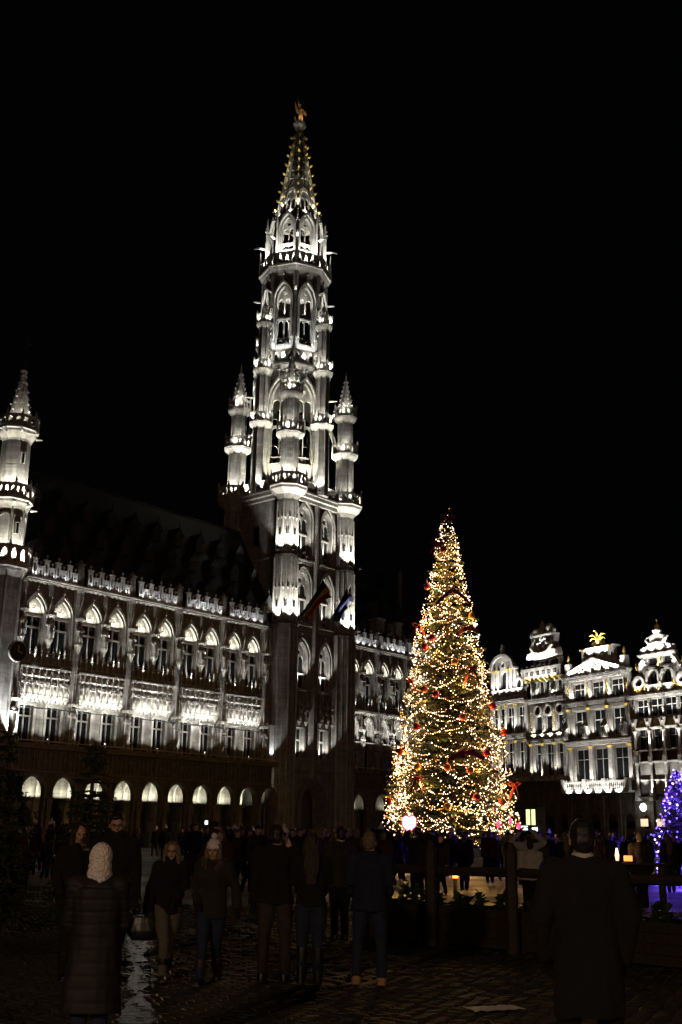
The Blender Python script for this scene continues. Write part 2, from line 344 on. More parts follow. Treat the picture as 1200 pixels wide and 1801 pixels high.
def wing(th, s0, s1, bays, low='rect', arcs=()):
    P = lambda n, b, m='stone', **k: b.build(n, m, th, **k)
    ups = [c+d for c in bays for d in (-1.33, 1.33)]
    # --- arcade storey
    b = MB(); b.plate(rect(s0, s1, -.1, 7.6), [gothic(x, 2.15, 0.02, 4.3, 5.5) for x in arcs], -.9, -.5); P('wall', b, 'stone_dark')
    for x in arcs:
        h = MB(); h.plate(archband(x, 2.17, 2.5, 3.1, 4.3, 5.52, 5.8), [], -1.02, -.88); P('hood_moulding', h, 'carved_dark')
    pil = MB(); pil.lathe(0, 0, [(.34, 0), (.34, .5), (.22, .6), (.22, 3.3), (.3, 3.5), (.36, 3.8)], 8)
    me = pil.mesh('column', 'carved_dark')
    for x0, x1 in zip(arcs, arcs[1:]):
        if x1-x0 < 3.6: put('column', me, th, ((x0+x1)/2, -1.15, 0))
    b = MB(); b.box(s0, s1, 3.2, 3.5, -.1, 7.4); P('arcade_back_wall', b, 'stone')
    b = MB(); n = 14   # ribbed barrel vault behind the arches
    b.plate([(s0, 7.0), (s1, 7.0), (s1, 7.3), (s0, 7.3)], [], -.2, 3.2); P('vault', b, 'stone')
    pl_ = MB(); pl_.box(-.28, .28, 3.0, 3.2, 0, 3.7); pl_.box(-.34, .34, 2.72, 3.2, 3.7, 3.95)
    pl_.tube([(0, 3.1, 3.9), (0, 2.95, 5.2), (0, 1.7, 6.6), (0, -.2, 6.9)], .09, 5)
    me = pl_.mesh('pilaster', 'carved')
    door = MB(); door.plate(roundarch(0, 1.1, 0, 2.6), [], 3.05, 3.18); dm = door.mesh('door', 'door_wood')
    poster = MB().box(-.24, .24, 2.86, 2.9, 1.3, 2.2).mesh('notice_board', 'white_stone')
    for i, x in enumerate(arcs):
        put('pilaster', me, th, (x+.15, 0, 0)); put('door', dm, th, (x-.78, 0, 0))
        if low == 'rect': put('notice_board', poster, th, (x+.15, 0, 0))
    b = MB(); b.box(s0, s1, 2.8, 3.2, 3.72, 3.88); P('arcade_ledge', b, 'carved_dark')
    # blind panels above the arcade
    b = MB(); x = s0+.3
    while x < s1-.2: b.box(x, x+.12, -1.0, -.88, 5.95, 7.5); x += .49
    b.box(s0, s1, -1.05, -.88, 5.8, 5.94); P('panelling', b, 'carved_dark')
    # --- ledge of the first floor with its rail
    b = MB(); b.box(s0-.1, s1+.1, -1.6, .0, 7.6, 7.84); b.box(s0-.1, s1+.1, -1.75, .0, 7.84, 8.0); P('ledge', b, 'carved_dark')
    b = MB(); b.tube([(s0, -1.62, 8.2), (s1, -1.62, 8.2)], .045, 6); x = s0+.4
    P('ledge_rail', b, 'white_stone')
    bb = MB().box(-.05, .05, -1.72, -1.52, 8.0, 8.42).mesh('rail_post', 'white_stone'); x = s0+.2
    while x < s1: put('rail_post', bb, th, (x, 0, 0)); x += 2.87
    # --- first floor
    if low == 'rect':
        b = MB(); b.plate(rect(s0, s1, 8.0, 15.0), [rect(x-.68, x+.68, 8.02, 11.35) for x in ups], 0, .5); P('wall', b)
        for x in ups:
            wn = put('window', LOW, th, (x, .06, 8.3)); put('window_surround', LOWS, th, (x, 0, 8.05))
            pane_parts(wn, [(-.58, -.06, .06, 1.9), (.06, .58, .06, 1.9), (-.58, -.06, 2.04, 2.95), (.06, .58, 2.04, 2.95)], .34)
        # row of niche statues
        for bi, c in enumerate(bays):
            b = MB(); b.box(c-2.45, c+2.45, -.42, 0, 11.72, 11.86); P('string_course', b, 'carved')
            b = MB(); b.box(c-2.5, c+2.5, -.5, 0, 14.12, 14.26); P('string_course', b, 'carved')
            k = 8; st = 4.9/k
            for i in range(k):
                x = c-2.45+st*(i+.5)
                put('pedestal', CORB, th, (x, -.24, 11.5)); put('statue', STAT[(i+bi*3) % 4], th, (x, -.24, 11.98), (i % 3-1)*.2)
                put('canopy', CANOPY, th, (x, -.26, 13.42))
            sh = MB(); 
            for i in range(k+1):
                x = c-2.45+st*i; sh.frus(x, -.34, 11.86, 13.9, .05, .05, 6); sh.frus(x, -.34, 13.9, 14.12, .09, .09, 6)
            for i in range(k): sh.plate(archband(c-2.45+st*(i+.5), st-.12, st-.02, 13.3, 13.45, 13.75, 13.95, 3), [], -.36, -.28)
            # scalloped drip band under the row
            for i in range(int(4.9/.4)):
                x = c-2.4+.4*i; sh.frus(x+.18, -.3, 11.42, 11.7, .03, .19, 6)
            P('niche_row', sh, 'carved')
    else:
        b = MB(); b.plate(rect(s0, s1, 8.0, 15.0), [gothic(x, 1.4, 8.02, 12.6, 13.75) for x in ups], 0, .6); P('wall', b)
        me = MB(); me.plate(gothic(0, 1.4, 0, 4.6, 5.75), [rect(-.6, -.05, .08, 2.9), rect(.05, .6, .08, 2.9), gothic(-.325, .5, 3.05, 4.3, 4.7, 3), gothic(.325, .5, 3.05, 4.3, 4.7, 3), circ(0, 4.95, .22, 8)], .36, .48)
        me = me.mesh('window', 'carved')
        hd = MB(); hd.plate(archband(0, 1.44, 1.9, 2.6, 4.6, 5.78, 6.1), [], -.14, .1); 
        for p in gothic(0, 1.95, 4, 4.6, 6.15, 6)[3:]: hd.oct((p[0], -.1, p[1]+.05), .09)
        hd.oct((0, -.12, 6.3), .16); hd = hd.mesh('hood_moulding', 'carved')
        for x in ups:
            wn = put('window', me, th, (x, .06, 8.02)); put('hood_moulding', hd, th, (x, 0, 8.0))
            pane_parts(wn, [(-.62, 0, .06, 2.95), (0, .62, .06, 2.95), (-.6, .6, 3.0, 4.7)], .46)
        for bi, c in enumerate(bays):
            b = MB(); b.box(c-2.6, c+2.6, -.5, 0, 14.3, 14.5); b.box(c-2.5, c+2.5, -.35, 0, 11.0, 11.08)
            for i in range(12): b.frus(c-2.5+.43*i, -.3, 14.0, 14.3, .04, .2, 6)
            P('string_course', b, 'carved')
            for i in range(3):
                x = c-2.66+2.66*i
                put('pedestal', BIGCORB, th, (x+(.0 if i else .25), -.35, 9.4)); put('statue', BIGST[(i+bi) % 4], th, (x+(.0 if i else .25), -.36, 10.2)); put('canopy', BIGCAN, th, (x+(.0 if i else .25), -.38, 12.2))
    # --- colonnettes below the upper windows
    for c in bays:
        b = MB(); b.box(c-2.45, c+2.45, -.4, 0, 14.5, 14.62); P('string_course', b, 'carved')
        for i in range(9): put('baluster', COLN, th, (c-2.32+.58*i, -.28, 14.62))
    # --- second floor
    b = MB(); b.plate(rect(s0, s1, 15.0, 21.4), [gothic(x, 1.74, 15.35, 18.9, 20.2) for x in ups], 0, .6); P('wall', b)
    for x in ups:
        wn = put('window', UPW, th, (x, .1, 15.55)); tr = put('tracery', UPT, th, (x, .1, 15.55)); put('hood_moulding', HOOD, th, (x, 0, 15.4))
        pane_parts(wn, [(-.74, -.07, .08, 1.98), (.07, .74, .08, 1.98), (-.74, -.07, 2.16, 2.94), (.07, .74, 2.16, 2.94)], .38)
    # --- piers between bays and slim shafts between the two windows of a bay
    edges = [bays[0]-2.87] + [c+2.87 for c in bays]
    for i, x in enumerate(edges):
        b = MB(); b.frus(x, -.12, 8.0, 16.2, .42, .36, 8); b.frus(x, -.1, 18.6, 21.4, .36, .34, 8); b.frus(x, -.05, 16.2, 18.6, .3, .3, 8)
        for dx in (-.4, .4): b.frus(x+dx, -.05, 8.0, 21.3, .09, .09, 6)
        b.frus(x, -.1, 21.0, 21.4, .3, .46, 8); P('pier', b, 'stone')
        for z, ped in ((16.6, 1), (9.3, 0)):
            if low != 'rect' and z < 10: continue
            put('pedestal', BIGCORB, th, (x, -.52, z-.8)); put('statue', BIGST[(i+int(z)) % 4], th, (x, -.52, z)); put('canopy', BIGCAN, th, (x, -.54, z+2.0))
        b = MB(); b.frus(x, .1, 21.7, 23.6, .42, .38, 8); b.frus(x, .1, 23.6, 23.75, .5, .5, 8); b.frus(x, .1, 23.75, 24.25, .36, .02, 8); P('parapet_post', b, 'carved_dark')
    for c in bays:
        b = MB(); b.frus(c, -.05, 14.6, 16.4, .16, .14, 8); b.frus(c, .02, 16.4, 21.35, .12, .12, 8); b.frus(c, -.02, 20.4, 21.35, .2, .24, 8); P('shaft', b, 'stone')
        put('pedestal', BIGCORB, th, (c, -.3, 15.9)); put('statue', BIGST[int(c) % 4], th, (c, -.3, 16.65)); put('canopy', BIGCAN, th, (c, -.32, 18.5))
    # --- cornice: scalloped soffit, one length per bay
    for c in bays:
        b = MB(); b.box(c-2.87, c+2.87, -.55, .3, 21.4, 21.52); b.box(c-2.87, c+2.87, -.75, .3, 21.52, 21.68)
        xs = [c-2.6, c-.2, c+.2, c+2.6]
        for a, e in ((xs[0], xs[1]), (xs[2], xs[3])):
            n = 5; st = (e-a)/n
            for i in range(n):
                b.plate([(a+st*i, 21.4), (a+st*i, 21.28)] + [(a+st*i+st*(.5-.5*cos(pi*j/6)), 21.28+.1*sin(pi*j/6)) for j in range(1, 6)] + [(a+st*(i+1), 21.28), (a+st*(i+1), 21.4)], [], -.32, 0)
        P('cornice', b, 'carved')
        k = 8; st = 4.7/k; 
        b = MB(); b.box(c-2.45, c+2.45, -.42, -.2, 21.68, 21.78); P('parapet_base', b, 'carved_dark')
        for i in range(k):
            put('merlon', MER_T if (i % 2 == 0) else MER_L, th, (c-2.35+st*(i+.5), -.4, 21.78))
    # floodlights on the ledges
    fx = MB().box(-.2, .2, -.09, .09, 0, .14).mesh('floodlight', 'fixture')
    for c in bays:
        for d in (-1.33, 1.33): put('floodlight', fx, th, (c+d, -1.3, 8.02)); put('floodlight', fx, th, (c+d, -.62, 14.28))
    return ups

town = thing('town_hall_wing', 'long gothic stone wing left of the tower with paired arched windows above rows of statues', 'town hall', TH, THR)
B1 = [-28.05, -22.3, -16.6, -10.78, -5.02]
ARC1 = [-28.7, -25.72, -22.55, -19.5, -16.42, -13.45, -10.47, -7.43, -4.49, -1.57]
wing(town, -31.2, -1.2, B1, 'rect', ARC1)
town2 = thing('town_hall_wing', 'short gothic stone wing right of the tower, half hidden behind the lit Christmas tree', 'town hall', TH, THR)
B2 = [13.6, 19.05, 24.5]
wing(town2, 10.9, 27.6, B2, 'goth', [12.65, 16.3, 19.4, 22.4, 25.4])
# roofs with dormers
def roof(th, s0, s1, zr, hip0, hip1, m='slate'):
    b = MB()
    v = [(s0, .3, 21.7), (s1, .3, 21.7), (s1, 13.6, 21.7), (s0, 13.6, 21.7), (s0+hip0, 7, zr), (s1-hip1, 7, zr)]
    b.add(v, [(0, 1, 5, 4), (2, 3, 4, 5), (1, 2, 5), (3, 0, 4), (3, 2, 1, 0)]); b.build('roof', m, th)
    b = MB(); b.tube([(s0+hip0, 7, zr), (s1-hip1, 7, zr)], .12, 6); b.build('roof_ridge', 'lead', th)
    b = MB(); x = s0+hip0
    while x < s1-hip1: b.frus(x, 7, zr, zr+.5, .05, .01, 4); x += .9
    b.build('ridge_cresting', 'lead', th)
    d = MB(); d.box(-.5, .5, -.02, 1.6, 0, 1.0); d.add([(-.65, -.15, .98), (.65, -.15, .98), (0, -.15, 1.9), (-.65, 2.2, .98), (.65, 2.2, .98), (0, 2.2, 1.9)], [(0, 1, 2), (5, 4, 3), (0, 3, 4, 1), (1, 4, 5, 2), (2, 5, 3, 0)])
    dm = d.mesh('dormer', 'lead'); sh = MB().box(-.3, .3, -.06, -.02, .15, .85).mesh('shutter', 'wood_dark')
    fn = MB(); fn.frus(0, 0, 1.85, 2.6, .06, .02, 4); fn.oct((0, 0, 2.2), .12); fn = fn.mesh('finial', 'lead')
    for r, z in enumerate((23.4, 26.3, 29.0)):
        t = .3 + (z-21.7)/(zr-21.7)*6.7
        x = s0+hip0*(z-21.7)/(zr-21.7)+1.4+(r % 2)*1.4
        while x < s1-hip1*(z-21.7)/(zr-21.7)-1:
            o = put('dormer', dm, th, (x, t-.6, z)); put('shutter', sh, o); put('finial', fn, o); x += 2.85
roof(town, -31.2, .6, 33.4, 3.0, 0.05)
roof(town2, 10.6, 27.6, 33.4, .05, 1.5)
# end gable stair turret dark at the far right end
b = MB(); b.frus(27.4, 5, 20, 33.6, .35, .35, 8); b.frus(27.4, 5, 33.6, 34.2, .45, .05, 8); b.build('end_turret', 'stone_dark', town2)
for x in (17.3, 20.6):
    b = MB(); b.box(x-.55, x+.55, -.1, 1.3, 23.9, 25.3); b.box(x-.7, x+.7, -.25, 1.5, 25.3, 25.5); b.build('chimney', 'carved_dark', town2)
b = MB(); b.tube([(-27.75, .3, 22.5), (-26.3, .2, 27.2)], [.05, .03], 5); b.build('flag_pole', 'iron', town)

b = MB(); b.box(-1.5, -.85, -.75, -.3, 8.0, 11.5); b.box(-1.6, -.8, -.85, -.25, 11.5, 11.7); b.build('end_pier', 'white_stone', town)
# ---- lights of the wings
lamp(town, (-1.2, -1.45, 8.2), 260, (-1.2, -.7, 10.8), cone=70, size=.08, col=(.93, .96, 1))
WC = (1.0, 0.975, 0.92)
def armlight(th, c, z=10.9):
    b = MB(); b.box(c-2.2, c+2.2, -1.24, -1.16, z-.12, z-.03); b.build('light_bar', 'fixture', th)
    for d in (-2.55, 2.55):
        b = MB(); b.tube([(c+d, -.75, 8.0), (c+d, -.75, 14.2)], .035, 5); b.build('light_rod', 'white_stone', th); b = MB(); b.tube([(c+d, -.75, z-.1), (c+d*.87, -1.2, z-.08)], .03, 4); b.build('light_arm', 'fixture', th)
def parlight(th, c):
    for d in (-2.0, -1.0, 0, 1.1, 2.1): lamp(th, (c+d, -.68, 21.72), K_PAR*.3*random.uniform(.4, 1.5), (c+d, -.45, 23.3), size=.04, cone=110, col=(.88, .93, 1.0))
for c in B1:
    strip(town, (c, -1.2, 10.9), 4.0, .12, K_ROW*random.uniform(.85, 1.2), (c, -.3, 13.0), WC, 80)
    armlight(town, c)
    strip(town, (c, -1.62, 8.35), 4.6, .1, K_WASH*(1 if c < -6 else .5), (c, -.2, 14.2), WC, 62)
    for d in (-2.1, -.9, .4, 1.5): lamp(town, (c+d, -1.2, 8.12), K_SP, (c+d, .1, 10.6), size=.08, cone=80 if c < -6 else 60, col=WC, blend=1.0)
    for d in (-1.33, 1.33):
        lamp(town, (c+d, -.62, 14.75), K_UP, (c+d, .35, 20.2), size=.1, cone=70, col=WC)
        strip(town, (c+d, .12, 18.83), 1.3, .1, K_TYM, (c+d, .3, 20), (1, .94, .80), 170)
    parlight(town, c)
for c in B2:
    strip(town2, (c, -1.2, 10.2), 4.0, .12, K_ROW*1.2, (c, -.2, 13.6), WC, 80)
    armlight(town2, c, 10.2)
    for d in (-1.33, 1.33):
        lamp(town2, (c+d, -.55, 14.75), K_UP*.8, (c+d, .35, 20.2), size=.1, cone=70, col=WC)
        strip(town2, (c+d, .12, 18.83), 1.3, .1, K_TYM, (c+d, .3, 20), (1, .94, .80), 170)
        lamp(town2, (c+d, -.3, 11.15), K_UP*.75, (c+d, .3, 14), size=.06, cone=100, col=WC)
    parlight(town2, c)
for i, x in enumerate(ARC1): strip(town, (x, 2.6, 3.98), 1.9, .1, K_ARC*random.uniform(.8, 1.1), (x, 2.9, 6), (1.0, .94, .72), 175)
for x in [12.65, 16.3, 19.4, 22.4]: strip(town2, (x-.3, 2.6, 3.98), 1.4, .1, K_ARC*.25, (x-.3, 2.9, 6), (1.0, .94, .72), 175)
# ================================================================== BELL TOWER (local axes as the hall; origin = middle of the square base)
TC = (5.6, 4.4)
_d = Vector((cos(THR), sin(THR), 0)); _n = Vector((-sin(THR), cos(THR), 0))
TW = Vector(TH) + _d*TC[0] + _n*TC[1]
tower = thing('bell_tower', 'tall gothic bell tower with octagonal lantern stages and openwork spire, lit against the black sky', 'tower', TW, THR)
def TP(n, b, m='stone', **k): return b.build(n, m, tower, **k)
HX, FY, BY = 4.8, -4.2, 4.0      # square body: x -4.8..4.8, front y, back y
b = MB()
fo = []
for x, w1 in ((-1.78, 2.0), (1.95, 1.7)):
    fo += [rect(x-.75, x+.75, 8.8, 11.9), gothic(x, w1, 16.0, 19.3, 20.9), gothic(x, w1, 22.9, 27.1, 28.6), gothic(x, w1, 29.95, 34.5, 36.0)]
b.plate(rect(-HX, HX, -.1, 36.6), fo + [gothic(.1, 2.6, .02, 4.2, 6.0)], FY, FY+.9); TP('wall', b)
b = MB(); b.box(-HX, -HX+.8, FY+.9, BY, -.1, 36.6); TP('side_wall', b)
b = MB(); b.box(HX-.8, HX, FY+.9, BY, -.1, 36.6); TP('side_wall', b)
b = MB(); b.box(-HX, HX, BY, BY+.8, -.1, 36.6); TP('side_wall', b)
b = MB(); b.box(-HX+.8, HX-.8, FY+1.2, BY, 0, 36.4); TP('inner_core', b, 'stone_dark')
b = MB(); b.box(-HX-.06, -HX+.02, -.3, .5, 31.5, 33.6); TP('side_opening', b, 'glass')
b = MB(); b.box(-HX-.12, -HX, FY, BY, 29.7, 29.95); TP('side_string_course', b, 'carved')
# arched windows of the square body
for x, w1 in ((-1.78, 2.0), (1.95, 1.7)):
    for z0, zs, za in ((16.0, 19.3, 20.9), (22.9, 27.1, 28.6), (29.95, 34.5, 36.0)):
        H_ = za-z0; sp = zs-z0; lw = w1/2-.18
        f = MB(); holes = []
        zt = .9 if z0 > 20 else .1
        for sx in (-1, 1):
            cx = sx*w1/4*.95
            holes.append(rect(cx-lw/2+.03, cx+lw/2-.03, zt, zt+sp*.42)); holes.append(gothic(cx, lw-.06, zt+sp*.42+.18, sp-.25, sp+.2, 4))
            if z0 > 20: holes.append(circ(cx, .48, .26, 6))
        holes.append(circ(0, sp+.62, .3, 8))
        f.plate(gothic(0, w1, 0, sp, H_), holes, .42, .56)
        f.box(-w1/2, w1/2, .3, .42, zt+sp*.42+.02, zt+sp*.42+.16)
        wn = TP('window', f, 'carved', loc=(x, FY+.02, z0))
        pane_parts(wn, [(-w1/2+.1, -.04, .06, sp*.5), (.04, w1/2-.1, .06, sp*.5), (-w1/2+.1, -.04, sp*.5, sp+.1), (.04, w1/2-.1, sp*.5, sp+.1), (-w1/4, w1/4, sp+.12, H_-.5)], .54)
        h = MB(); h.plate(archband(0, w1+.04, w1+.4, 0, sp, H_+.02, H_+.35), [], -.1, .1); h.plate(archband(0, w1+.5, w1+.8, .3, sp, H_+.42, H_+.66), [], -.26, -.0)
        h.oct((0, -.15, H_+.9), .18)
        TP('hood_moulding', h, 'carved', loc=(x, FY, z0))
        b = MB(); b.box(x-w1/2-.35, x+w1/2+.35, FY-.4, FY, z0-.25, z0-.03); TP('window_sill', b, 'carved')
    f = MB(); f.plate(rect(-.75, .75, 0, 3.1), [rect(-.6, -.07, .1, 1.75), rect(.07, .6, .1, 1.75), rect(-.6, -.07, 1.95, 3.0), rect(.07, .6, 1.95, 3.0)], .4, .52)
    wn = TP('window', f, 'carved', loc=(x, FY+.02, 8.8)); pane_parts(wn, [(-.6, -.07, .1, 1.75), (.07, .6, .1, 1.75), (-.6, -.07, 1.95, 3.0), (.07, .6, 1.95, 3.0)], .48)
    h = MB(); h.plate([(-1, 0), (-.76, 0), (-.76, 3.11), (.76, 3.11), (.76, 0), (1, 0), (1, 3.4), (-1, 3.4)][::-1], [], -.14, .1); h.box(-1.1, 1.1, -.2, 0, 3.42, 3.9)
    TP('window_surround', h, 'carved_dark', loc=(x, FY, 8.8))
# centre pier of the front, portal
b = MB(); b.frus(.1, FY-.1, 6.6, 36.6, .55, .34, 8); 
for dx in (-.42, .42): b.frus(.1+dx, FY-.02, 6.6, 36.6, .12, .1, 6)
TP('centre_pier', b)
b = MB()
for k in range(4): b.plate(archband(.1, 2.6+.5*k, 3.05+.5*k, 0, 4.2, 6.0+.22*k, 6.25+.22*k), [], FY-.12*k-.1, FY-.12*k)
TP('portal', b, 'carved_dark')
dd = MB(); dd.plate(gothic(.1, 2.6, 0, 4.2, 5.95), [], FY+.7, FY+.85); TP('door', dd, 'door_wood')
for i in range(7):
    put('statue', STAT[i % 4], tower, (-3.2+i*1.1, FY-.3, 12.6)); put('canopy', CANOPY, tower, (-3.2+i*1.1, FY-.3, 14.1)); put('pedestal', CORB, tower, (-3.2+i*1.1, FY-.25, 12.1))
for z in (7.6, 22.45, 29.7):
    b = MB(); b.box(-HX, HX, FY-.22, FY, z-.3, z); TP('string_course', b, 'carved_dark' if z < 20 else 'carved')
x = -HX+.2; b = MB()
while x < HX:
    b.box(x, x+.1, FY-.07, FY, 12.4, 15.6); x += .52
TP('panelling', b, 'carved_dark')
# --- corner shafts of the square body
SLIT = MB().box(-.14, .14, -.03, .06, 0, .75).mesh('slit_window', 'glass')
def corner_shaft(x, y, full=True):
    b = MB(); b.frus(x, y, -.1, 22.2, 1.55, 1.5, 8); b.frus(x, y, 22.2, 22.55, 1.62, 1.35, 8); b.frus(x, y, 22.55, 29.7, 1.34, 1.34, 8); b.frus(x, y, 29.7, 30, 1.36, 1.2, 8); b.frus(x, y, 30, 35.9, 1.19, 1.19, 8)
    TP('corner_shaft', b)
    r = MB()
    for (z0, z1, R) in ((.5, 21.8, 1.52), (22.6, 29.4, 1.34), (30.1, 35.6, 1.19)):
        for i in range(8):
            a = pi/8+i*pi/4; r.frus(x+R*cos(a), y+R*sin(a), z0, z1, .1, .1, 6)
            a = i*pi/4; r.frus(x+R*.94*cos(a), y+R*.94*sin(a), z0, z1, .05, .05, 4)
        if z0 > 20:
            zz = z0+(3.2 if z0 < 25 else 3.4)
            for i in range(8):
                for s_ in (-.25, .25):
                    a = i*pi/4; cx = x+R*.95*cos(a)-s_*sin(a)*1.0; cy = y+R*.95*sin(a)+s_*cos(a)*1.0
                    r.oct((cx, cy, zz+.3), .13, .3)
    TP('shaft_ribs', r, 'carved')
    g = MB()
    for z0, R in ((24.0, 1.27), (31.9, 1.13)):
        for i in (3, 4, 5, 6, 7):
            a = i*pi/4; put('slit_window', SLIT, tower, (x+R*cos(a), y+R*sin(a), z0), a+pi/2)

corner_shaft(-4.7, -4.4); corner_shaft(4.7, -4.4); corner_shaft(-4.7, 3.8)
# --- main gallery
def ring_rail(cx, cy, z, R, n, h, name='balustrade', m='carved', per=2, parent=None, rot=None, th=.12):
    """pierced parapet round an n-sided gallery: one panel per side"""
    rot = pi/n if rot is None else rot
    L = 2*R*sin(pi/n); Ra = R*cos(pi/n)
    pl_ = MB(); holes = []
    for k in range(per):
        c = -L/2+L*(k+.5)/per; w_ = L/per
        holes.append(gothic(c, w_*.62, h*.16, h*.55, h*.86, 3))
    pl_.plate(rect(-L/2+.01, L/2-.01, 0, h), holes, -th/2, th/2); pl_.box(-L/2, L/2, -th*.8, th*.8, h, h+.07)
    me = pl_.mesh(name, m)
    for i in range(n):
        a = rot+2*pi*(i+.5)/n; o = put(name, me, parent or tower, (cx+Ra*cos(a), cy+Ra*sin(a), z), a+pi/2)
    p = MB(); p.frus(0, 0, 0, h+.22, .1, .1, 4); p.frus(0, 0, h+.22, h+.62, .12, .01, 4); pm2 = p.mesh('rail_post', m)
    for i in range(n):
        a = rot+2*pi*i/n; put('rail_post', pm2, parent or tower, (cx+R*cos(a), cy+R*sin(a), z))
b = MB(); b.box(-HX-.35, HX+.35, FY-.45, BY+.8, 36.4, 36.8); b.box(-HX-.75, HX+.75, FY-.85, BY+1.1, 36.8, 37.2); b.box(-HX-.9, HX+.9, FY-1.0, BY+1.2, 37.2, 37.4); TP('gallery_cornice', b, 'carved')
def rail_line(x0, y0, x1, y1, z, h, per):
    L = math.hypot(x1-x0, y1-y0); b = MB(); holes = []
    for k in range(per):
        c = -L/2+L*(k+.5)/per; w_ = L/per; holes.append([(c-w_*.36, h*.14), (c+w_*.36, h*.14), (c, h*.5)]); holes.append([(c-w_*.14, h*.62), (c+w_*.14, h*.62), (c, h*.9)]); 
    b.plate(rect(-L/2, L/2, 0, h), holes, -.07, .07); b.box(-L/2, L/2, -.12, .12, h, h+.08)
    b.build('balustrade', 'carved', tower, loc=((x0+x1)/2, (y0+y1)/2, z), rz=math.atan2(y1-y0, x1-x0))
    n = per; p = MB(); p.frus(0, 0, 0, h+.5, .09, .04, 4); pm2 = p.mesh('rail_post', 'carved')
    for k in range(0, n+1, 2): put('rail_post', pm2, tower, (x0+(x1-x0)*k/n, y0+(y1-y0)*k/n, z))
yf = FY-.85; xl = -HX-.75; xr = HX+.75; yb = BY+1.1
for a, c in ((xl+2, -1.1), (1.1, xr-2)): rail_line(a, yf, c, yf, 37.4, 1.15, 5)
for a, c in ((yb-2, .9), (-1.1, yf+2)): rail_line(xl, a, xl, c, 37.4, 1.15, 4); rail_line(xr, c, xr, a, 37.4, 1.15, 4)
rail_line(xr-2, yb, xl+2, yb, 37.4, 1.15, 8)
# --- corner turrets on the gallery
FL = MB().box(-.14, .14, -.14, .14, 0, .16).mesh('floodlight', 'fixture')
TCOL = (1.0, .97, .89)
def spike(b, x, y, z, R, h, m=None):
    """crocketed pinnacle cap"""
    b.frus(x, y, z, z+h*.62, R, R*.3, 8, caps=True); b.frus(x, y, z+h*.62, z+h, R*.22, .02, 8)
    for k in range(5):
        rr = R*(1-.7*k/4.6); zz = z+h*.62*k/4.6
        for i in range(8):
            a = pi/8+i*pi/4; b.oct((x+rr*1.12*cos(a), y+rr*1.12*sin(a), zz+.08), R*.16)
    b.frus(x, y, z+h*.66, z+h*.7, R*.42, R*.42, 8); b.oct((x, y, z+h*.84), R*.2)
def turret(x, y, z0, rings, R0, capz, caph, base_corbel=True):
    r = R0; z = z0
    if base_corbel:
        b = MB(); b.lathe(x, y, [(1.2, z0-1.5), (1.35, z0-1.0), (2.0, z0-.45), (2.05, z0-.2), (2.2, z0-.1), (2.2, z0+.05)], 8); TP('gallery_corbel', b, 'carved')
        ring_rail(x, y, z0+.05, 2.08, 8, 1.2, per=3)
    for i, (za, zb) in enumerate(rings):
        b = MB(); b.frus(x, y, z, za-.1, r, r*.97, 8); 
        for k in range(8):
            a = pi/8+k*pi/4; b.frus(x+r*cos(a), y+r*sin(a), z, za-.35, .07, .07, 6)
        TP('turret_shaft', b)
        b = MB(); b.lathe(x, y, [(r*1.0, za-.6), (r*1.08, za-.45), (r*1.5, za-.1), (r*1.55, za+.02), (r*1.62, za+.05), (r*1.62, za+.14)], 8); TP('turret_corbel', b, 'carved')
        ring_rail(x, y, za+.14, r*1.5, 8, zb-za-.1, per=2, th=.08)
        z = za+.14; r *= .86
    b = MB(); b.frus(x, y, z, capz, r*.9, r*.85, 8); spike(b, x, y, capz, r*1.0, caph); TP('pinnacle', b, 'carved')
CT = [(-4.7, -4.4), (4.7, -4.4), (-4.7, 3.8), (4.7, 3.8)]
for x, y in CT: turret(x, y, 37.4, [(43.5, 44.7), (48.2, 49.3)], 1.02, 49.9, 4.4)
# --- slender turrets against the octagon
OT = [(-4.9, 0), (0, -4.9), (4.9, 0), (0, 4.9)]
for x, y in OT: turret(x, y, 37.4, [(45.7, 46.8), (52.2, 53.3), (58.1, 59.2)], .88, 59.4, 2.0, False)
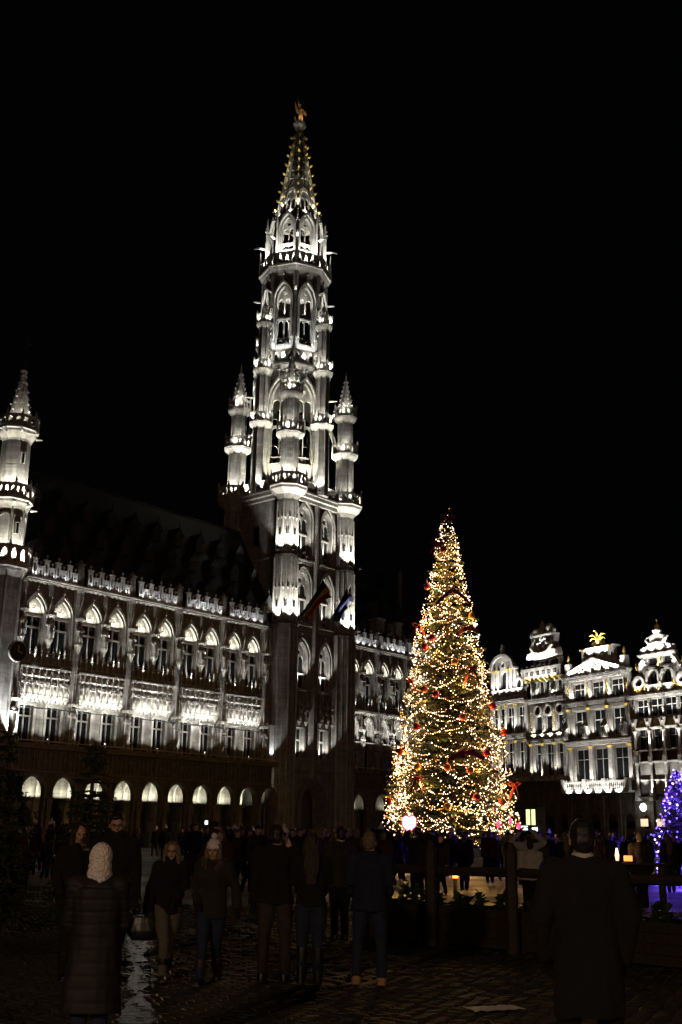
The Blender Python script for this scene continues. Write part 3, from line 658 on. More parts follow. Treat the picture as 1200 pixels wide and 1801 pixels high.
# --- octagon stages: corners on the axes
def octagon(z0, z1, R, win, wall_m='stone', jam=.55):
    L = 2*R*sin(pi/8); Ra = R*cos(pi/8); w_, zb, zs, za, zt = win
    b = MB(); b.plate(rect(-L/2+.01, L/2-.01, z0, z1), [gothic(0, w_, zb, zs, za, 6)], 0, .45)
    wl = b.mesh('octagon_wall', wall_m)
    f = MB(); lw = w_/2-.1; holes = []
    for sx in (-1, 1):
        cx = sx*w_/4
        holes += [gothic(cx, lw, .85, zt-zb-.55, zt-zb-.15, 4), gothic(cx, lw, zt-zb+.18, zs-zb-.1, zs-zb+.35, 4), circ(cx, .42, lw*.34, 8)]
    holes.append(circ(0, (zs+za)/2-zb+.15, w_*.15, 8))
    f.plate(gothic(0, w_, 0, zs-zb, za-zb, 6), holes, .0, .14); f.box(-w_/2, w_/2, -.12, 0, zt-zb-.06, zt-zb+.12); f.box(-w_/2, w_/2, -.1, 0, .72, .84)
    wf = f.mesh('window', 'carved')
    h = MB(); h.plate(archband(0, w_+.02, w_+.36, .2, zs-zb, za-zb, za-zb+.3), [], -.12, .05); h.plate(archband(0, w_+.5, w_+.86, .6, zs-zb, za-zb+.42, za-zb+.75), [], -.42, 0)
    h.frus(0, -.3, za-zb+.7, za-zb+1.9, .12, .03, 4); h.oct((0, -.3, za-zb+1.5), .2)
    hm = h.mesh('hood_moulding', 'carved')
    for i in range(8):
        a = (i+.5)*pi/4; p = (Ra*cos(a), Ra*sin(a), 0); rz = a+pi/2
        put('octagon_wall', wl, tower, p, rz)
        rz2 = rz; q = Vector((cos(a), sin(a), 0))
        wn = put('window', wf, tower, (p[0]-q.x*.3, p[1]-q.y*.3, zb), rz)
        put('hood_moulding', hm, tower, (p[0], p[1], zb), rz)
        a2 = i*pi/4
        b = MB(); b.frus(0, 0, z0, z1, .36, .34, 8); 
        for s_ in (-.32, .32): b.frus(-.1, s_, z0, z1-.3, .11, .11, 6)
        put('corner_pier', b.mesh('corner_pier', wall_m), tower, (R*cos(a2), R*sin(a2), 0), a2)
octagon(37.4, 53.0, 4.15, (1.95, 41.2, 48.6, 50.9, 45.7))
octagon(55.2, 65.2, 3.7, (1.65, 56.0, 61.6, 63.4, 59.3))
octagon(67.4, 73.2, 3.05, (1.5, 68.0, 71.3, 73.0, 69.6))
for R, z, zz in ((4.0, 37.4, 36.9), ): pass
def octring(prof, name='gallery_corbel', m='carved'):
    b = MB(); b.lathe(0, 0, prof, 8, 0); TP(name, b, m)
octring([(4.1, 52.2), (4.25, 52.6), (4.55, 53.0), (4.6, 53.2)]); ring_rail(0, 0, 53.2, 4.45, 8, 1.7, per=4, rot=0)
octring([(3.6, 53.2), (3.6, 55.2), (3.72, 55.25)], 'octagon_core', 'stone')
octring([(3.6, 64.3), (3.75, 64.8), (4.2, 65.6), (4.3, 65.9), (4.45, 66.0), (4.45, 66.25)])
# lattice of triangles on the third gallery
L = 2*4.3*sin(pi/8); Ra = 4.3*cos(pi/8); pm = MB(); holes = []
for k in range(4):
    c = -L/2+L*(k+.5)/4; w_ = L/4
    holes += [[(c-w_*.49, .05), (c-w_*.02, .05), (c-w_*.25, .66)], [(c+w_*.02, .05), (c+w_*.49, .05), (c+w_*.25, .66)], [(c-w_*.24, .75), (c, .14), (c+w_*.24, .75), (c, 1.36)]]
pm.plate(rect(-L/2, L/2, 0, 1.4), holes, -.06, .06); pm.box(-L/2, L/2, -.1, .1, 1.4, 1.5); pm = pm.mesh('balustrade', 'carved')
for i in range(8):
    a = (i+.5)*pi/4; put('balustrade', pm, tower, (Ra*cos(a), Ra*sin(a), 66.25), a+pi/2)
    a = i*pi/4; b = MB(); b.frus(4.3*cos(a), 4.3*sin(a), 66.25, 67.9, .16, .14, 4); b.frus(4.3*cos(a), 4.3*sin(a), 67.9, 69.6, .13, .02, 4); TP('gallery_pinnacle', b, 'carved')
# buttresses with gablets and gargoyles round the top stage
for i in range(8):
    a = i*pi/4; b = MB(); c_, s_ = cos(a), sin(a)
    Mx = Matrix.Rotation(a, 4, 'Z'); q = MB()
    q.box(2.95, 3.75, -.2, .2, 66.3, 70.8); q.add([(2.95, -.2, 70.8), (3.75, -.2, 70.8), (3.75, .2, 70.8), (2.95, .2, 70.8), (2.95, -.2, 72.9), (2.95, .2, 72.9)], [(0, 1, 4), (3, 5, 2), (1, 2, 5, 4), (0, 4, 5, 3), (0, 3, 2, 1)])
    q.frus(3.55, 0, 70.8, 72.2, .24, .22, 4); q.frus(3.55, 0, 72.2, 74.3, .26, .02, 4)
    for k in range(4): q.oct((3.55+.24*(1-k/4), 0, 72.4+k*.45), .11)
    q.tube([(3.7, 0, 70.0), (4.6, 0, 70.1), (5.1, 0, 69.95)], [.16, .12, .08], 5)
    b.join(q, Mx); TP('buttress', b, 'carved')
# flying buttresses from the octagon to the corner turrets
for x, y in CT:
    a = math.atan2(y, x); D = math.hypot(x, y); q = MB()
    pts = [(4.0+(D-4.9)*t, 0, 47.6-3.4*(t**1.6)) for t in [k/6 for k in range(7)]]
    q.tube(pts, .22, 4); q.tube([(p[0], 0, p[2]-.75-.5*(1-abs(2*k/6-1))*-1) for k, p in enumerate(pts)], .16, 4)
    for k in (1, 3, 5): q.tube([(pts[k][0], 0, pts[k][2]), (pts[k][0], 0, pts[k][2]-.7)], .1, 4)
    b = MB(); b.join(q, Matrix.Rotation(a, 4, 'Z')); TP('flying_buttress', b, 'carved')
for x, y in OT:
    b = MB()
    for z in (43, 47.8, 54.6, 57.6):
        b.box(-.1, .1, -.1, .1, z, z)
        L0 = (abs(x)+abs(y)); ux, uy = x/L0, y/L0
        b.tube([(ux*3.6, uy*3.6, z), (ux*4.5, uy*4.5, z-.5)], .3, 4)
    TP('turret_link', b, 'carved')
# second gargoyles at mid height
for i in range(8):
    a = i*pi/4
    for z, R in ((50.3, 4.3), (62.7, 3.8)):
        b = MB(); b.tube([(R*cos(a), R*sin(a), z), ((R+1.1)*cos(a), (R+1.1)*sin(a), z+.1)], [.16, .08], 5); TP('gargoyle', b, 'carved')
# --- spire
zb, zt_ = 73.2, 86.9; Rb, Rt = 2.75, .42
def spr(z): return Rb+(Rt-Rb)*(z-zb)/(zt_-zb)
for i in range(8):
    a = i*pi/4; b = MB(); b.tube([(spr(z)*cos(a), spr(z)*sin(a), z) for z in (zb, (zb+zt_)/2, zt_)], [.2, .16, .11], 4); TP('spire_rib', b, 'carved')
    a = (i+.5)*pi/4; k8 = cos(pi/8)
    b = MB(); b.tube([(spr(z)*k8*cos(a), spr(z)*k8*sin(a), z) for z in (zb, 80, zt_)], [.08, .08, .06], 4)
    # small gabled lucarne at the foot of every face
    q = MB(); q.plate(gothic(0, 1.3, 0, 2.0, 3.2, 4), [gothic(-.3, .42, .25, 1.5, 2.1, 3), gothic(.3, .42, .25, 1.5, 2.1, 3), circ(0, 2.45, .2, 6)], -.08, .08)
    q.plate(archband(0, 1.2, 1.6, 1.4, 2.2, 3.2, 3.75, 4), [], -.2, .1)
    tilt = Matrix.Translation((spr(74.6)*k8*cos(a), spr(74.6)*k8*sin(a), 74.2)) @ Matrix.Rotation(a+pi/2, 4, 'Z') @ Matrix.Rotation(-.16, 4, 'X')
    b.join(q, tilt); TP('spire_lucarne', b, 'carved')
b = MB()
for z in (74.0, 77.9, 79.3, 80.6, 81.9, 83.1, 84.2, 85.2, 86.1):
    r = spr(z); 
    for i in range(8):
        a, a2 = i*pi/4, (i+1)*pi/4; b.tube([(r*cos(a), r*sin(a), z), (r*cos(a2), r*sin(a2), z)], .07, 4)
        if z < 85 and z > 75:
            zn = z+.75; r2 = spr(zn); am = (a+a2)/2; b.tube([(r*cos(a), r*sin(a), z), (r2*.93*cos(am), r2*.93*sin(am), zn), (r*cos(a2), r*sin(a2), z)], .05, 4)
TP('spire_tracery', b, 'carved')
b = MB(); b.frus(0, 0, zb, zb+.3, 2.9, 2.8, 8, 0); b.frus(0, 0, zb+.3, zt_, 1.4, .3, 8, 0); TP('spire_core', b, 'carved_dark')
cr = MB(); cr.oct((0, 0, 0), .19, .26); cr.oct((.14, 0, .12), .12, .17); cr = cr.mesh('gilded_crocket', 'gold')
for k in range(9):
    z = 75.2+k*1.32
    for i in range(8):
        a = i*pi/4; r = spr(z)+.24; put('gilded_crocket', cr, tower, (r*cos(a), r*sin(a), z+(.3 if i % 2 else 0)), a)
b = MB(); b.lathe(0, 0, [(.42, 86.6), (.38, 87.1), (.55, 87.5), (.85, 87.9), (.85, 88.2), (.6, 88.3), (.5, 88.2)], 6); TP('spire_bowl', b, 'white_stone')
# --- gilded statue: winged warrior with a raised sword trampling a beast
b = MB()
b.ell((.1, 0, 88.5), (.85, .35, .28), 8, 5); b.tube([(-.7, 0, 88.4), (-1.05, -.1, 88.7), (-1.0, -.1, 89.0)], [.2, .14, .06], 6)
b.tube([(.8, 0, 88.5), (1.1, 0, 88.9), (.75, 0, 89.2)], [.15, .1, .03], 6)
b.build('beast', 'bronze_gilt', tower)
b = MB(); b.tube([(-.15, 0, 88.6), (-.2, -.1, 89.3), (-.05, 0, 89.9), (0, 0, 90.3), (0, 0, 90.75)], [.12, .16, .2, .24, .15], 8)
b.tube([(.3, 0, 88.7), (.2, -.15, 89.3), (.05, 0, 89.9)], [.1, .14, .18], 8); b.ell((0, -.02, 91.0), (.13, .14, .17), 8, 6); b.ell((0, -.02, 91.14), (.15, .15, .08), 8, 4)
b.tube([(-.2, 0, 90.65), (-.45, -.1, 90.95), (-.5, -.1, 91.4)], [.09, .08, .06], 6); b.tube([(-.5, -.1, 91.35), (-.62, -.1, 92.5)], [.035, .015], 4); b.box(-.62, -.4, -.13, -.07, 91.42, 91.47)
b.tube([(.2, 0, 90.6), (.5, -.15, 90.4), (.55, -.3, 90.2)], [.09, .07, .06], 6); b.ell((.6, -.3, 90.1), (.3, .06, .4), 8, 5)
b.build('archangel', 'bronze_gilt', tower)
for s_ in (-1, 1):
    b = MB(); b.plate([(0, 0), (s_*.5, .5), (s_*.75, .9), (s_*.7, .2), (s_*.45, -.5), (s_*.1, -.6)][::s_], [], -.03, .03); b.build('wing', 'bronze_gilt', tower, loc=(s_*.1, .15, 90.3))
# --- bell seen in the top window
b = MB(); b.lathe(0, 0, [(.1, 70.3), (.35, 70.2), (.5, 69.6), (.62, 69.0), (.85, 68.6), (.9, 68.5)], 12); b.build('bell', 'white_stone', tower, loc=(1.2, -2.0, 0)) if False else None

# --- tower lights
def fl(p, pw, to, cone=90, size=.1, col=TCOL): put('floodlight', FL, tower, (p[0], p[1], p[2]-.22)); lamp(tower, p, pw, to, cone=cone, size=size, col=col)
KT = K_TW
for z, pw in ((22.8, 1.25), (30.2, 1.25)):
    for x in (-4.7, 4.7):
        for (dx, dy) in ((-.9, -1.75), (.9, -1.75)): fl((x+dx, -4.4+dy*1.02, z), KT*pw*.8, (x+dx*.3, -4.4+dy*.3, z+3.4), 75)
    fl((-4.7-1.8, -4.8, z), KT*.5*pw, (-4.9, -4.4, z+4), 85)
    for x in (-1.78, 1.95): fl((x, FY-.42, z+.2), KT*.4, (x, FY+.3, z+5), 75)
for x in (-1.78, 1.95): lamp(tower, (x, FY-.3, 16.1), KT*.35, (x, FY+.4, 20.5), cone=70, size=.08, col=WC); lamp(tower, (x, FY-.35, 8.9), KT*.22, (x, FY+.4, 12), cone=100, size=.08, col=WC)
# gallery level
for x, y in CT:
    for i in range(6):
        a = i*pi/3+.4; fl((x+1.72*cos(a), y+1.72*sin(a), 37.7), KT*.55, (x+.6*cos(a), y+.6*sin(a), 42), 80)
    for i in range(4):
        a = i*pi/2+.5
        for z, R in ((43.9, 1.5), (48.6, 1.3)): lamp(tower, (x+R*cos(a), y+R*sin(a), z), KT*.22, (x+.5*cos(a), y+.5*sin(a), z+2.6), cone=110, size=.06, col=TCOL)
for x, y in OT:
    L0 = abs(x)+abs(y); ux, uy = x/L0, y/L0; vx, vy = -uy, ux
    for s_ in (-1, 1): fl((x+ux*.9+vx*1.25*s_ if True else 0, y+uy*.9+vy*1.25*s_, 37.75), KT*.6, (x+vx*.3*s_, y+vy*.3*s_, 42), 75)
    for z, R in ((46.1, 1.28), (52.6, 1.12), (58.45, 1.0)):
        for i in range(3):
            a = math.atan2(y, x)+(i-1)*1.3; lamp(tower, (x+R*cos(a), y+R*sin(a), z), KT*(.3 if z < 57 else .16), (x+.45*cos(a), y+.45*sin(a), z+2.8), cone=110, size=.06, col=TCOL)
for i in range(8):
    a = (i+.5)*pi/4; c_, s_ = cos(a), sin(a)
    fl((4.9*c_, 4.9*s_, 37.75), KT*2.2, (3.7*c_, 3.7*s_, 46), 60, col=(1, .97, .78))
    lamp(tower, (3.75*c_, 3.75*s_, 46.2), KT*.25, (3.4*c_, 3.4*s_, 50.5), cone=70, size=.05, col=(1, .97, .78))
    lamp(tower, (4.0*c_, 4.0*s_, 53.5), KT*1.3, (3.2*c_, 3.2*s_, 60.5), cone=75, size=.08, col=(.95, .97, 1.0))
    lamp(tower, (3.5*c_, 3.5*s_, 59.6), KT*.22, (3.1*c_, 3.1*s_, 63.5), cone=75, size=.05, col=TCOL)
    lamp(tower, (3.75*c_, 3.75*s_, 66.4), KT*1.7, (2.7*c_, 2.7*s_, 72.5), cone=85, size=.08, col=(1, .98, .92))
    lamp(tower, (2.75*c_, 2.75*s_, 73.7), KT*.22, (1.6*c_, 1.6*s_, 79), cone=60, size=.05, col=TCOL)
    lamp(tower, (3.1*cos(i*pi/4), 3.1*sin(i*pi/4), 73.9), KT*1.0, (.9*cos(i*pi/4), .9*sin(i*pi/4), 84.5), cone=30, size=.05, col=(1, .93, .75))

for dx, cl in ((-.5, (1, .8, .5)), (.5, (1, .55, .6))): lamp(tower, (dx, -.7, 88.35), 420, (dx*.3, 0, 90.8), cone=80, size=.05, col=cl)
# ================================================================== CORNER TURRET at the left end of the hall
ct = thing('corner_turret', 'octagonal stone stair turret with three railed galleries and crocketed cap at the far left', 'turret', (Vector(TH)+_d*(-32.4)+_n*(.7)), THR)
def CP(n, b, m='stone', **k): return b.build(n, m, ct, **k)
b = MB(); b.frus(0, 0, -.1, 8.2, 2.3, 2.2, 8); CP('base', b, 'stone_dark')
b = MB(); b.frus(0, 0, 8.2, 21.2, 1.85, 1.8, 8); CP('lower_shaft', b)
b = MB()
for i in range(8):
    a = pi/8+i*pi/4; b.frus(1.83*cos(a), 1.83*sin(a), 8.2, 21, .11, .11, 6)
CP('shaft_ribs', b, 'carved')
def cgal(z, R, h, per, r0, m='carved'):
    b = MB(); b.lathe(0, 0, [(r0, z-1.2), (r0*1.05, z-.95), (R*.93, z-.4), (R*.95, z-.2), (R*1.05, z-.14), (R*1.05, z)], 8); CP('gallery_corbel', b, m)
    ring_rail(0, 0, z, R, 8, h, per=per, parent=ct)
cgal(22.1, 2.15, 1.6, 2, 1.7)
b = MB(); b.frus(0, 0, 22.1, 28, 1.5, 1.42, 8); 
for i in range(8):
    a = pi/8+i*pi/4; b.frus(1.45*cos(a), 1.45*sin(a), 22.1, 27, .09, .09, 6)
CP('middle_shaft', b)
for i in range(8):
    a = i*pi/4; q = MB(); q.plate(archband(0, .7, .86, 1, 4.0, 4.35, 4.5, 5), [], -.05, .05)
    b = MB(); b.join(q, Matrix.Translation((1.36*cos(a), 1.36*sin(a), 22.1)) @ Matrix.Rotation(a+pi/2, 4, 'Z')); CP('blind_arch', b, 'carved')
cgal(27.9, 1.85, 1.15, 3, 1.4)
b = MB(); b.frus(0, 0, 27.9, 34.3, 1.27, 1.2, 8); CP('upper_shaft', b)
cgal(34.2, 1.72, 1.0, 2, 1.2)
b = MB(); b.frus(0, 0, 34.2, 35, .95, .9, 8)
for k in range(7):
    z = 35+k*.68; r = .98*(1-k/7.6)
    b.frus(0, 0, z, z+.68, r, r*.86, 8)
    for i in range(8):
        a = pi/8+i*pi/4; b.oct((r*1.13*cos(a), r*1.13*sin(a), z+.2), .13)
b.frus(0, 0, 39.6, 39.8, .3, .32, 8); CP('cap', b, 'carved')
b = MB(); b.tube([(0, 0, 39.7), (0, 0, 43.4)], [.06, .02], 5); b.oct((0, 0, 40.6), .22); b.oct((0, 0, 41.6), .12); b.plate([(-.1, 42.2), (.45, 42.35), (.5, 42.6), (0, 42.5)], [], -.02, .02); CP('weather_vane', b, 'lead')
g = MB()
for z, R in ((24.9, 1.38), (31.1, 1.17)):
    a = -pi/2+pi/4*0; q = MB().box(-.14, .14, -.04, .1, 0, .85); g = MB(); g.join(q, Matrix.Translation((R*cos(a), R*sin(a), z)) @ Matrix.Rotation(a+pi/2, 4, 'Z')); CP('slit_window', g, 'glass')
    q = MB().plate([(-.2, -.1), (-.14, -.1), (-.14, .86), (.14, .86), (.14, -.1), (.2, -.1), (.2, .95), (-.2, .95)][::-1], [], -.12, .02); g = MB(); g.join(q, Matrix.Translation((R*cos(a), R*sin(a), z)) @ Matrix.Rotation(a+pi/2, 4, 'Z')); CP('window_surround', g, 'carved')
for i in range(8):
    a = pi/8+i*pi/4; dd_ = (cos(a), sin(a))
    b = MB(); b.tube([(1.7*dd_[0], 1.7*dd_[1], 27.3), (2.3*dd_[0], 2.3*dd_[1], 27.35)], [.14, .07], 5); CP('gargoyle', b, 'carved')
    b = MB(); b.tube([(1.6*dd_[0], 1.6*dd_[1], 33.7), (2.15*dd_[0], 2.15*dd_[1], 33.75)], [.13, .07], 5); CP('gargoyle', b, 'carved')
for i in range(8):
    a = i*pi/4; c_, s_ = cos(a), sin(a); k = 1.0 if i in (6, 5, 7) else .6
    for z, R, pw in ((22.4, 1.85, 1.0), (28.15, 1.62, .7), (34.45, 1.5, .12)):
        put('floodlight', FL, ct, (R*c_, R*s_, z-.2)); lamp(ct, (R*c_, R*s_, z), KT*pw*k, ((R-.8)*c_, (R-.8)*s_, z+4), cone=80, size=.08, col=(1, .95, .84))
for a in (-1.2, -2.0, -.5): lamp(ct, (2.3*cos(a), 2.3*sin(a), 8.4), KT*1.2, (1.9*cos(a), 1.9*sin(a), 13), cone=60, size=.1, col=(.95, .97, 1))
# round clock hung on the turret
ck = thing('wall_clock', 'round dark clock with a pale rim hung on the turret at the left edge', 'clock', (Vector(TH)+_d*(-31.9)+_n*(-1.75)), THR)
b = MB(); b.plate(circ(0, 15.0, .85, 24), [circ(0, 15.0, .76, 24)], -.22, 0); b.build('rim', 'carved', ck)
b = MB(); b.plate(circ(0, 15.0, .76, 24), [], -.16, -.02); b.build('dial', 'iron', ck)
b = MB(); b.box(-.03, .03, -.2, -.17, 15.0, 15.5); b.build('hand', 'gold', ck)
b = MB(); b.plate([(-.02, 14.97), (.38, 14.85), (.38, 14.9), (-.02, 15.03)], [], -.23, -.205); b.build('hand', 'gold', ck)
b = MB(); b.tube([(0, -.02, 15.5), (0, .5, 15.6)], .04, 5); b.build('bracket', 'iron', ck)
# ================================================================== FLAGS on poles above the tower portal
def flag(name, label, top, bot, wid, mats, base):
    # top, bot: ends of the long edge in the tower's own x and z; bands run along the long edge
    f = thing(name, label, 'flag', TW, THR); y0 = FY-1.5
    b = MB(); b.tube([(base[0], FY, base[1]), (top[0]+.15, y0-.35, top[1]+.35)], [.06, .04], 6); b.oct((top[0]+.17, y0-.38, top[1]+.4), .1); b.build('pole', 'iron', f)
    T, B_ = Vector((top[0], y0, top[1])), Vector((bot[0], y0+.3, bot[1])); D = B_-T; Nn = Vector((.62, 0, -.78))
    K = len(mats); N = 16; R_ = 7
    for c in range(K):
        vs = []
        for i in range(N+1):
            for j in range(R_):
                v = (c+j/(R_-1))/K; t = i/N; wd = wid*(1-.4*t)
                p = T+D*t*(1-.16*v)+Nn*wd*v*(1-.25*sin(t*pi)); fold = .13*sin(v*9+t*4)+.07*sin(v*17-t*7); p.y += fold; p.x += fold*.3; p.z -= .25*sin(t*pi)*(1-v)
                vs.append(p)
        fs = [(i*R_+j, i*R_+j+1, (i+1)*R_+j+1, (i+1)*R_+j) for i in range(N) for j in range(R_-1)]; n = len(vs)
        m = MB(); m.add(vs+[v+Vector((0, .012, 0)) for v in vs], fs+[tuple(k+n for k in q[::-1]) for q in fs]); m.build('cloth_band' if K > 1 else 'cloth', mats[c], f, smooth=True)
    return f
mat('cloth_black', (.012, .012, .013), .8); mat('cloth_yellow', (.42, .31, .03), .8); mat('cloth_red', (.34, .012, .015), .8); mat('cloth_blue', (.006, .010, .06), .85)
flag('national_flag', 'black, yellow and red flag drooping from a slanted pole on the tower', (-.05, 27.9), (-3.3, 23.6), 2.3, ['cloth_black', 'cloth_yellow', 'cloth_red'], (1.2, 26.0))
flag('union_flag', 'plain dark blue flag drooping from a slanted pole right of the tricolour', (3.9, 27.6), (1.6, 23.9), 2.2, ['cloth_blue'], (5.0, 26.0))
# ================================================================== GUILD HOUSES on the far right (local x to the right along their fronts)
GH = Vector((27.602, 114.726, 0)); GR = RAD(-59)
_e = Vector((cos(GR), sin(GR), 0)); _m = Vector((-sin(GR), cos(GR), 0))
def house(label): return thing('guild_house', label, 'house', GH, GR, None)
def sash(th, x, z, w_, h_, y=.22, cross=True, m='white_stone', tr=.62, head=None):
    """window: frame with mullion and transom, panes behind"""
    a = w_/2; f = MB(); t = .055
    cells = []
    if cross:
        for x0, x1 in ((-a+t, -t*.7), (t*.7, a-t)):
            cells.append((x0, x1, t, h_*tr-t*.7)); cells.append((x0, x1, h_*tr+t*.7, h_-t))
    else: cells.append((-a+t, a-t, t, h_-t))
    f.plate(rect(-a, a, 0, h_) if head is None else head, [rect(*c) for c in cells], 0, .1)
    o = f.build('window', m, th, loc=(x, y, z)); pane_parts(o, cells, .05); return o
def column(th, x, z, h_, r=.18, m='white_stone', cap='gold', y=-.2, n=8):
    b = MB(); b.frus(x, y, z, z+.14, r*1.35, r*1.35, 4, pi/4); b.frus(x, y, z+.14, z+h_-.3, r, r*.85, n); b.build('column', m, th)
    b = MB(); b.frus(x, y, z+h_-.3, z+h_-.08, r*.9, r*1.4, n); b.box(x-r*1.4, x+r*1.4, y-r*1.4, y+r*1.4, z+h_-.08, z+h_); b.build('capital', cap, th)
def pil(th, x, z, h_, w_=.4, m='white_stone', cap='gold', y=-.16):
    b = MB(); b.box(x-w_/2, x+w_/2, y, 0, z, z+h_-.25); b.box(x-w_*.6, x+w_*.6, y-.05, 0, z, z+.2); b.build('pilaster', m, th)
    b = MB(); b.add([(x-w_*.45, y-.03, z+h_-.25), (x+w_*.45, y-.03, z+h_-.25), (x+w_*.45, 0, z+h_-.25), (x-w_*.45, 0, z+h_-.25), (x-w_*.7, y-.12, z+h_), (x+w_*.7, y-.12, z+h_), (x+w_*.7, 0, z+h_), (x-w_*.7, 0, z+h_)], [(3, 2, 1, 0), (4, 5, 6, 7), (0, 1, 5, 4), (1, 2, 6, 5), (2, 3, 7, 6), (3, 0, 4, 7)]); b.build('capital', cap, th)
def cornice(th, x0, x1, z, h_, d=.45, m='white_stone', dent=True):
    b = MB(); b.box(x0, x1, -d*.5, .05, z, z+h_*.35); b.box(x0-.04, x1+.04, -d*.8, .05, z+h_*.35, z+h_*.7); b.box(x0-.08, x1+.08, -d, .05, z+h_*.7, z+h_)
    if dent:
        x = x0+.1
        while x < x1-.1: b.box(x, x+.12, -d*.72, -d*.5, z+h_*.1, z+h_*.36); x += .3
    b.build('cornice', m, th)
def walls(th, x0, x1, z0, z1, holes, m='stone_house', t=.4):
    b = MB(); b.plate(rect(x0, x1, z0, z1), holes, 0, t); b.build('wall', m, th)
def body(th, x0, x1, h_, depth=11):
    b = MB(); b.box(x0+.02, x1-.02, .95, depth, 0, h_); b.build('house_body', 'stone_dark', th)
def balus(th, x0, x1, z, h_, y=-.5, m='white_stone', st=.26):
    b = MB(); b.box(x0, x1, y-.12, y+.12, z, z+h_*.16); b.box(x0, x1, y-.14, y+.14, z+h_*.84, z+h_); b.build('balustrade', m, th)
    pr_ = [(.05, z+h_*.16), (.1, z+h_*.35), (.045, z+h_*.6), (.07, z+h_*.84)]
    bm = MB(); bm.lathe(0, 0, [(r, zz-z) for r, zz in pr_], 6); me = bm.mesh('baluster', m)
    n = int((x1-x0-.3)/st)
    for i in range(n): put('baluster', me, th, (x0+.15+(x1-x0-.3)*(i+.5)/n, y, z))
def urn(th, x, z, s_=1, y=-.1, m='gold', flame=True):
    b = MB(); b.lathe(x, y, [(.16*s_, z), (.08*s_, z+.12*s_), (.22*s_, z+.45*s_), (.14*s_, z+.6*s_), (.18*s_, z+.66*s_)], 8)
    if flame: b.lathe(x, y, [(.1*s_, z+.66*s_), (.15*s_, z+.82*s_), (.02*s_, z+1.15*s_)], 6)
    b.build('urn', m, th)
def scroll(pts, w_=.3):  # helper: volute outline band
    return pts
def blobs(th, name, m, pts, r, sc=1.0):
    b = MB()
    for (x, y, z) in pts: b.ell((x, y, z), (r*random.uniform(.7, 1.3)*sc, r*.6, r*random.uniform(.7, 1.3)*sc), 6, 4)
    b.build(name, m, th, smooth=True)
def trophy(th, x, z, w_, h_, m='gold', n=9, y=-.1, name='carved_relief'):
    random.seed(int(abs(x*31+z*17))); blobs(th, name, m, [(x+random.uniform(-w_, w_)/2, y, z+h_*(i+.5)/n) for i in range(n)], .11)
HC = (1.0, .96, .9)
def hl(th, x, y, z, pw, to, cone=100, col=HC): lamp(th, (x, y, z), pw*K_H, to, cone=cone, size=.08, col=col)
HFX = MB().box(-.15, .15, -.08, .08, -.12, 0).mesh('floodlight', 'fixture')
def hrow(th, x0, x1, n, y, z, pw, ty, tz, cone=100, col=HC):
    for i in range(n):
        x = x0+(x1-x0)*(i+.5)/n; put('floodlight', HFX, th, (x, y, z-.05)); hl(th, x, y, z, pw/n, (x, ty, tz), cone, col)
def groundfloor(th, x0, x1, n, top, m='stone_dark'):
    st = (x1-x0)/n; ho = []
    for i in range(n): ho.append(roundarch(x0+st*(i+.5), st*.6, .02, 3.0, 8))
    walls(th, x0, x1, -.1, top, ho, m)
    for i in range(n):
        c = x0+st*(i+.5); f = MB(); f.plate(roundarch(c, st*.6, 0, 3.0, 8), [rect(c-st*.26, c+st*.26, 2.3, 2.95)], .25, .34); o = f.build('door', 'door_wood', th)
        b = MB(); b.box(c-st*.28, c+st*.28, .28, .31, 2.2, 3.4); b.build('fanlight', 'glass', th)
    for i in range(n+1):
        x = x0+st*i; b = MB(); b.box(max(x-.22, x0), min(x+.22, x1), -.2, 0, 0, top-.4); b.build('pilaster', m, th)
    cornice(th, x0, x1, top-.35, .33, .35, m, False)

# ---- house A: arched gable
h = house('narrow pale guild house with rounded gable and small statue, beside the Christmas tree'); X0, X1 = -18.2, -11.6
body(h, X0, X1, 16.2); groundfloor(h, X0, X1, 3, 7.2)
xs3 = [-17.35, -16.05, -14.66, -12.73] ; xs3 = [-17.2, -15.95, -14.66, -12.73]
walls(h, X0, X1, 7.2, 16.4, [rect(x-.6, x+.6, 12.9, 15.7) for x in xs3] + [rect(x-.62, x+.62, 8.3, 11.7) for x in xs3])
for x in xs3: sash(h, x, 12.9, 1.2, 2.8); sash(h, x, 8.3, 1.24, 3.4, tr=.68)
for x in (-18.0, -16.6, -15.35, -13.7, -11.85): pil(h, x, 12.7, 3.3, .34); column(h, x, 8.2, 3.7, .17, 'stone_house')
cornice(h, X0, X1, 16.1, .5, .6); cornice(h, X0, X1, 12.1, .55, .45); cornice(h, X0, X1, 7.25, .5, .6)
b = MB(); b.box(X0+.1, X1-.1, -.35, .1, 16.6, 17.8); b.build('attic_band', 'white_stone', h)
for i in range(4): blobs(h, 'carved_relief', 'white_stone', [(X0+1+1.5*i+random.uniform(-.3, .3), -.4, 17.2) for k in range(3)], .25)
gx = -15.8
b = MB(); b.plate([(-18.1, 17.8), (-13.4, 17.8), (-13.5, 20.2), (-13.9, 20.3)] + [(gx+1.9*cos(pi*i/12), 20.3+1.5*sin(pi*i/12)) for i in range(1, 12)] + [(-17.9, 20.2)], [roundarch(-15.65, 1.15, 17.85, 19.4, 8), circ(-15.75, 20.75, .3, 10)], -.05, .5); b.build('gable', 'white_stone', h)
b = MB(); b.plate(roundarch(-15.65, 1.15, 17.85, 19.4, 8), [], .3, .34); b.build('gable_window', 'glass', h)
b = MB(); a_ = [(gx+2.15*cos(pi*i/12), 20.3+1.75*sin(pi*i/12)) for i in range(13)]; c_ = [(gx+1.85*cos(pi*i/12), 20.3+1.42*sin(pi*i/12)) for i in range(13)]
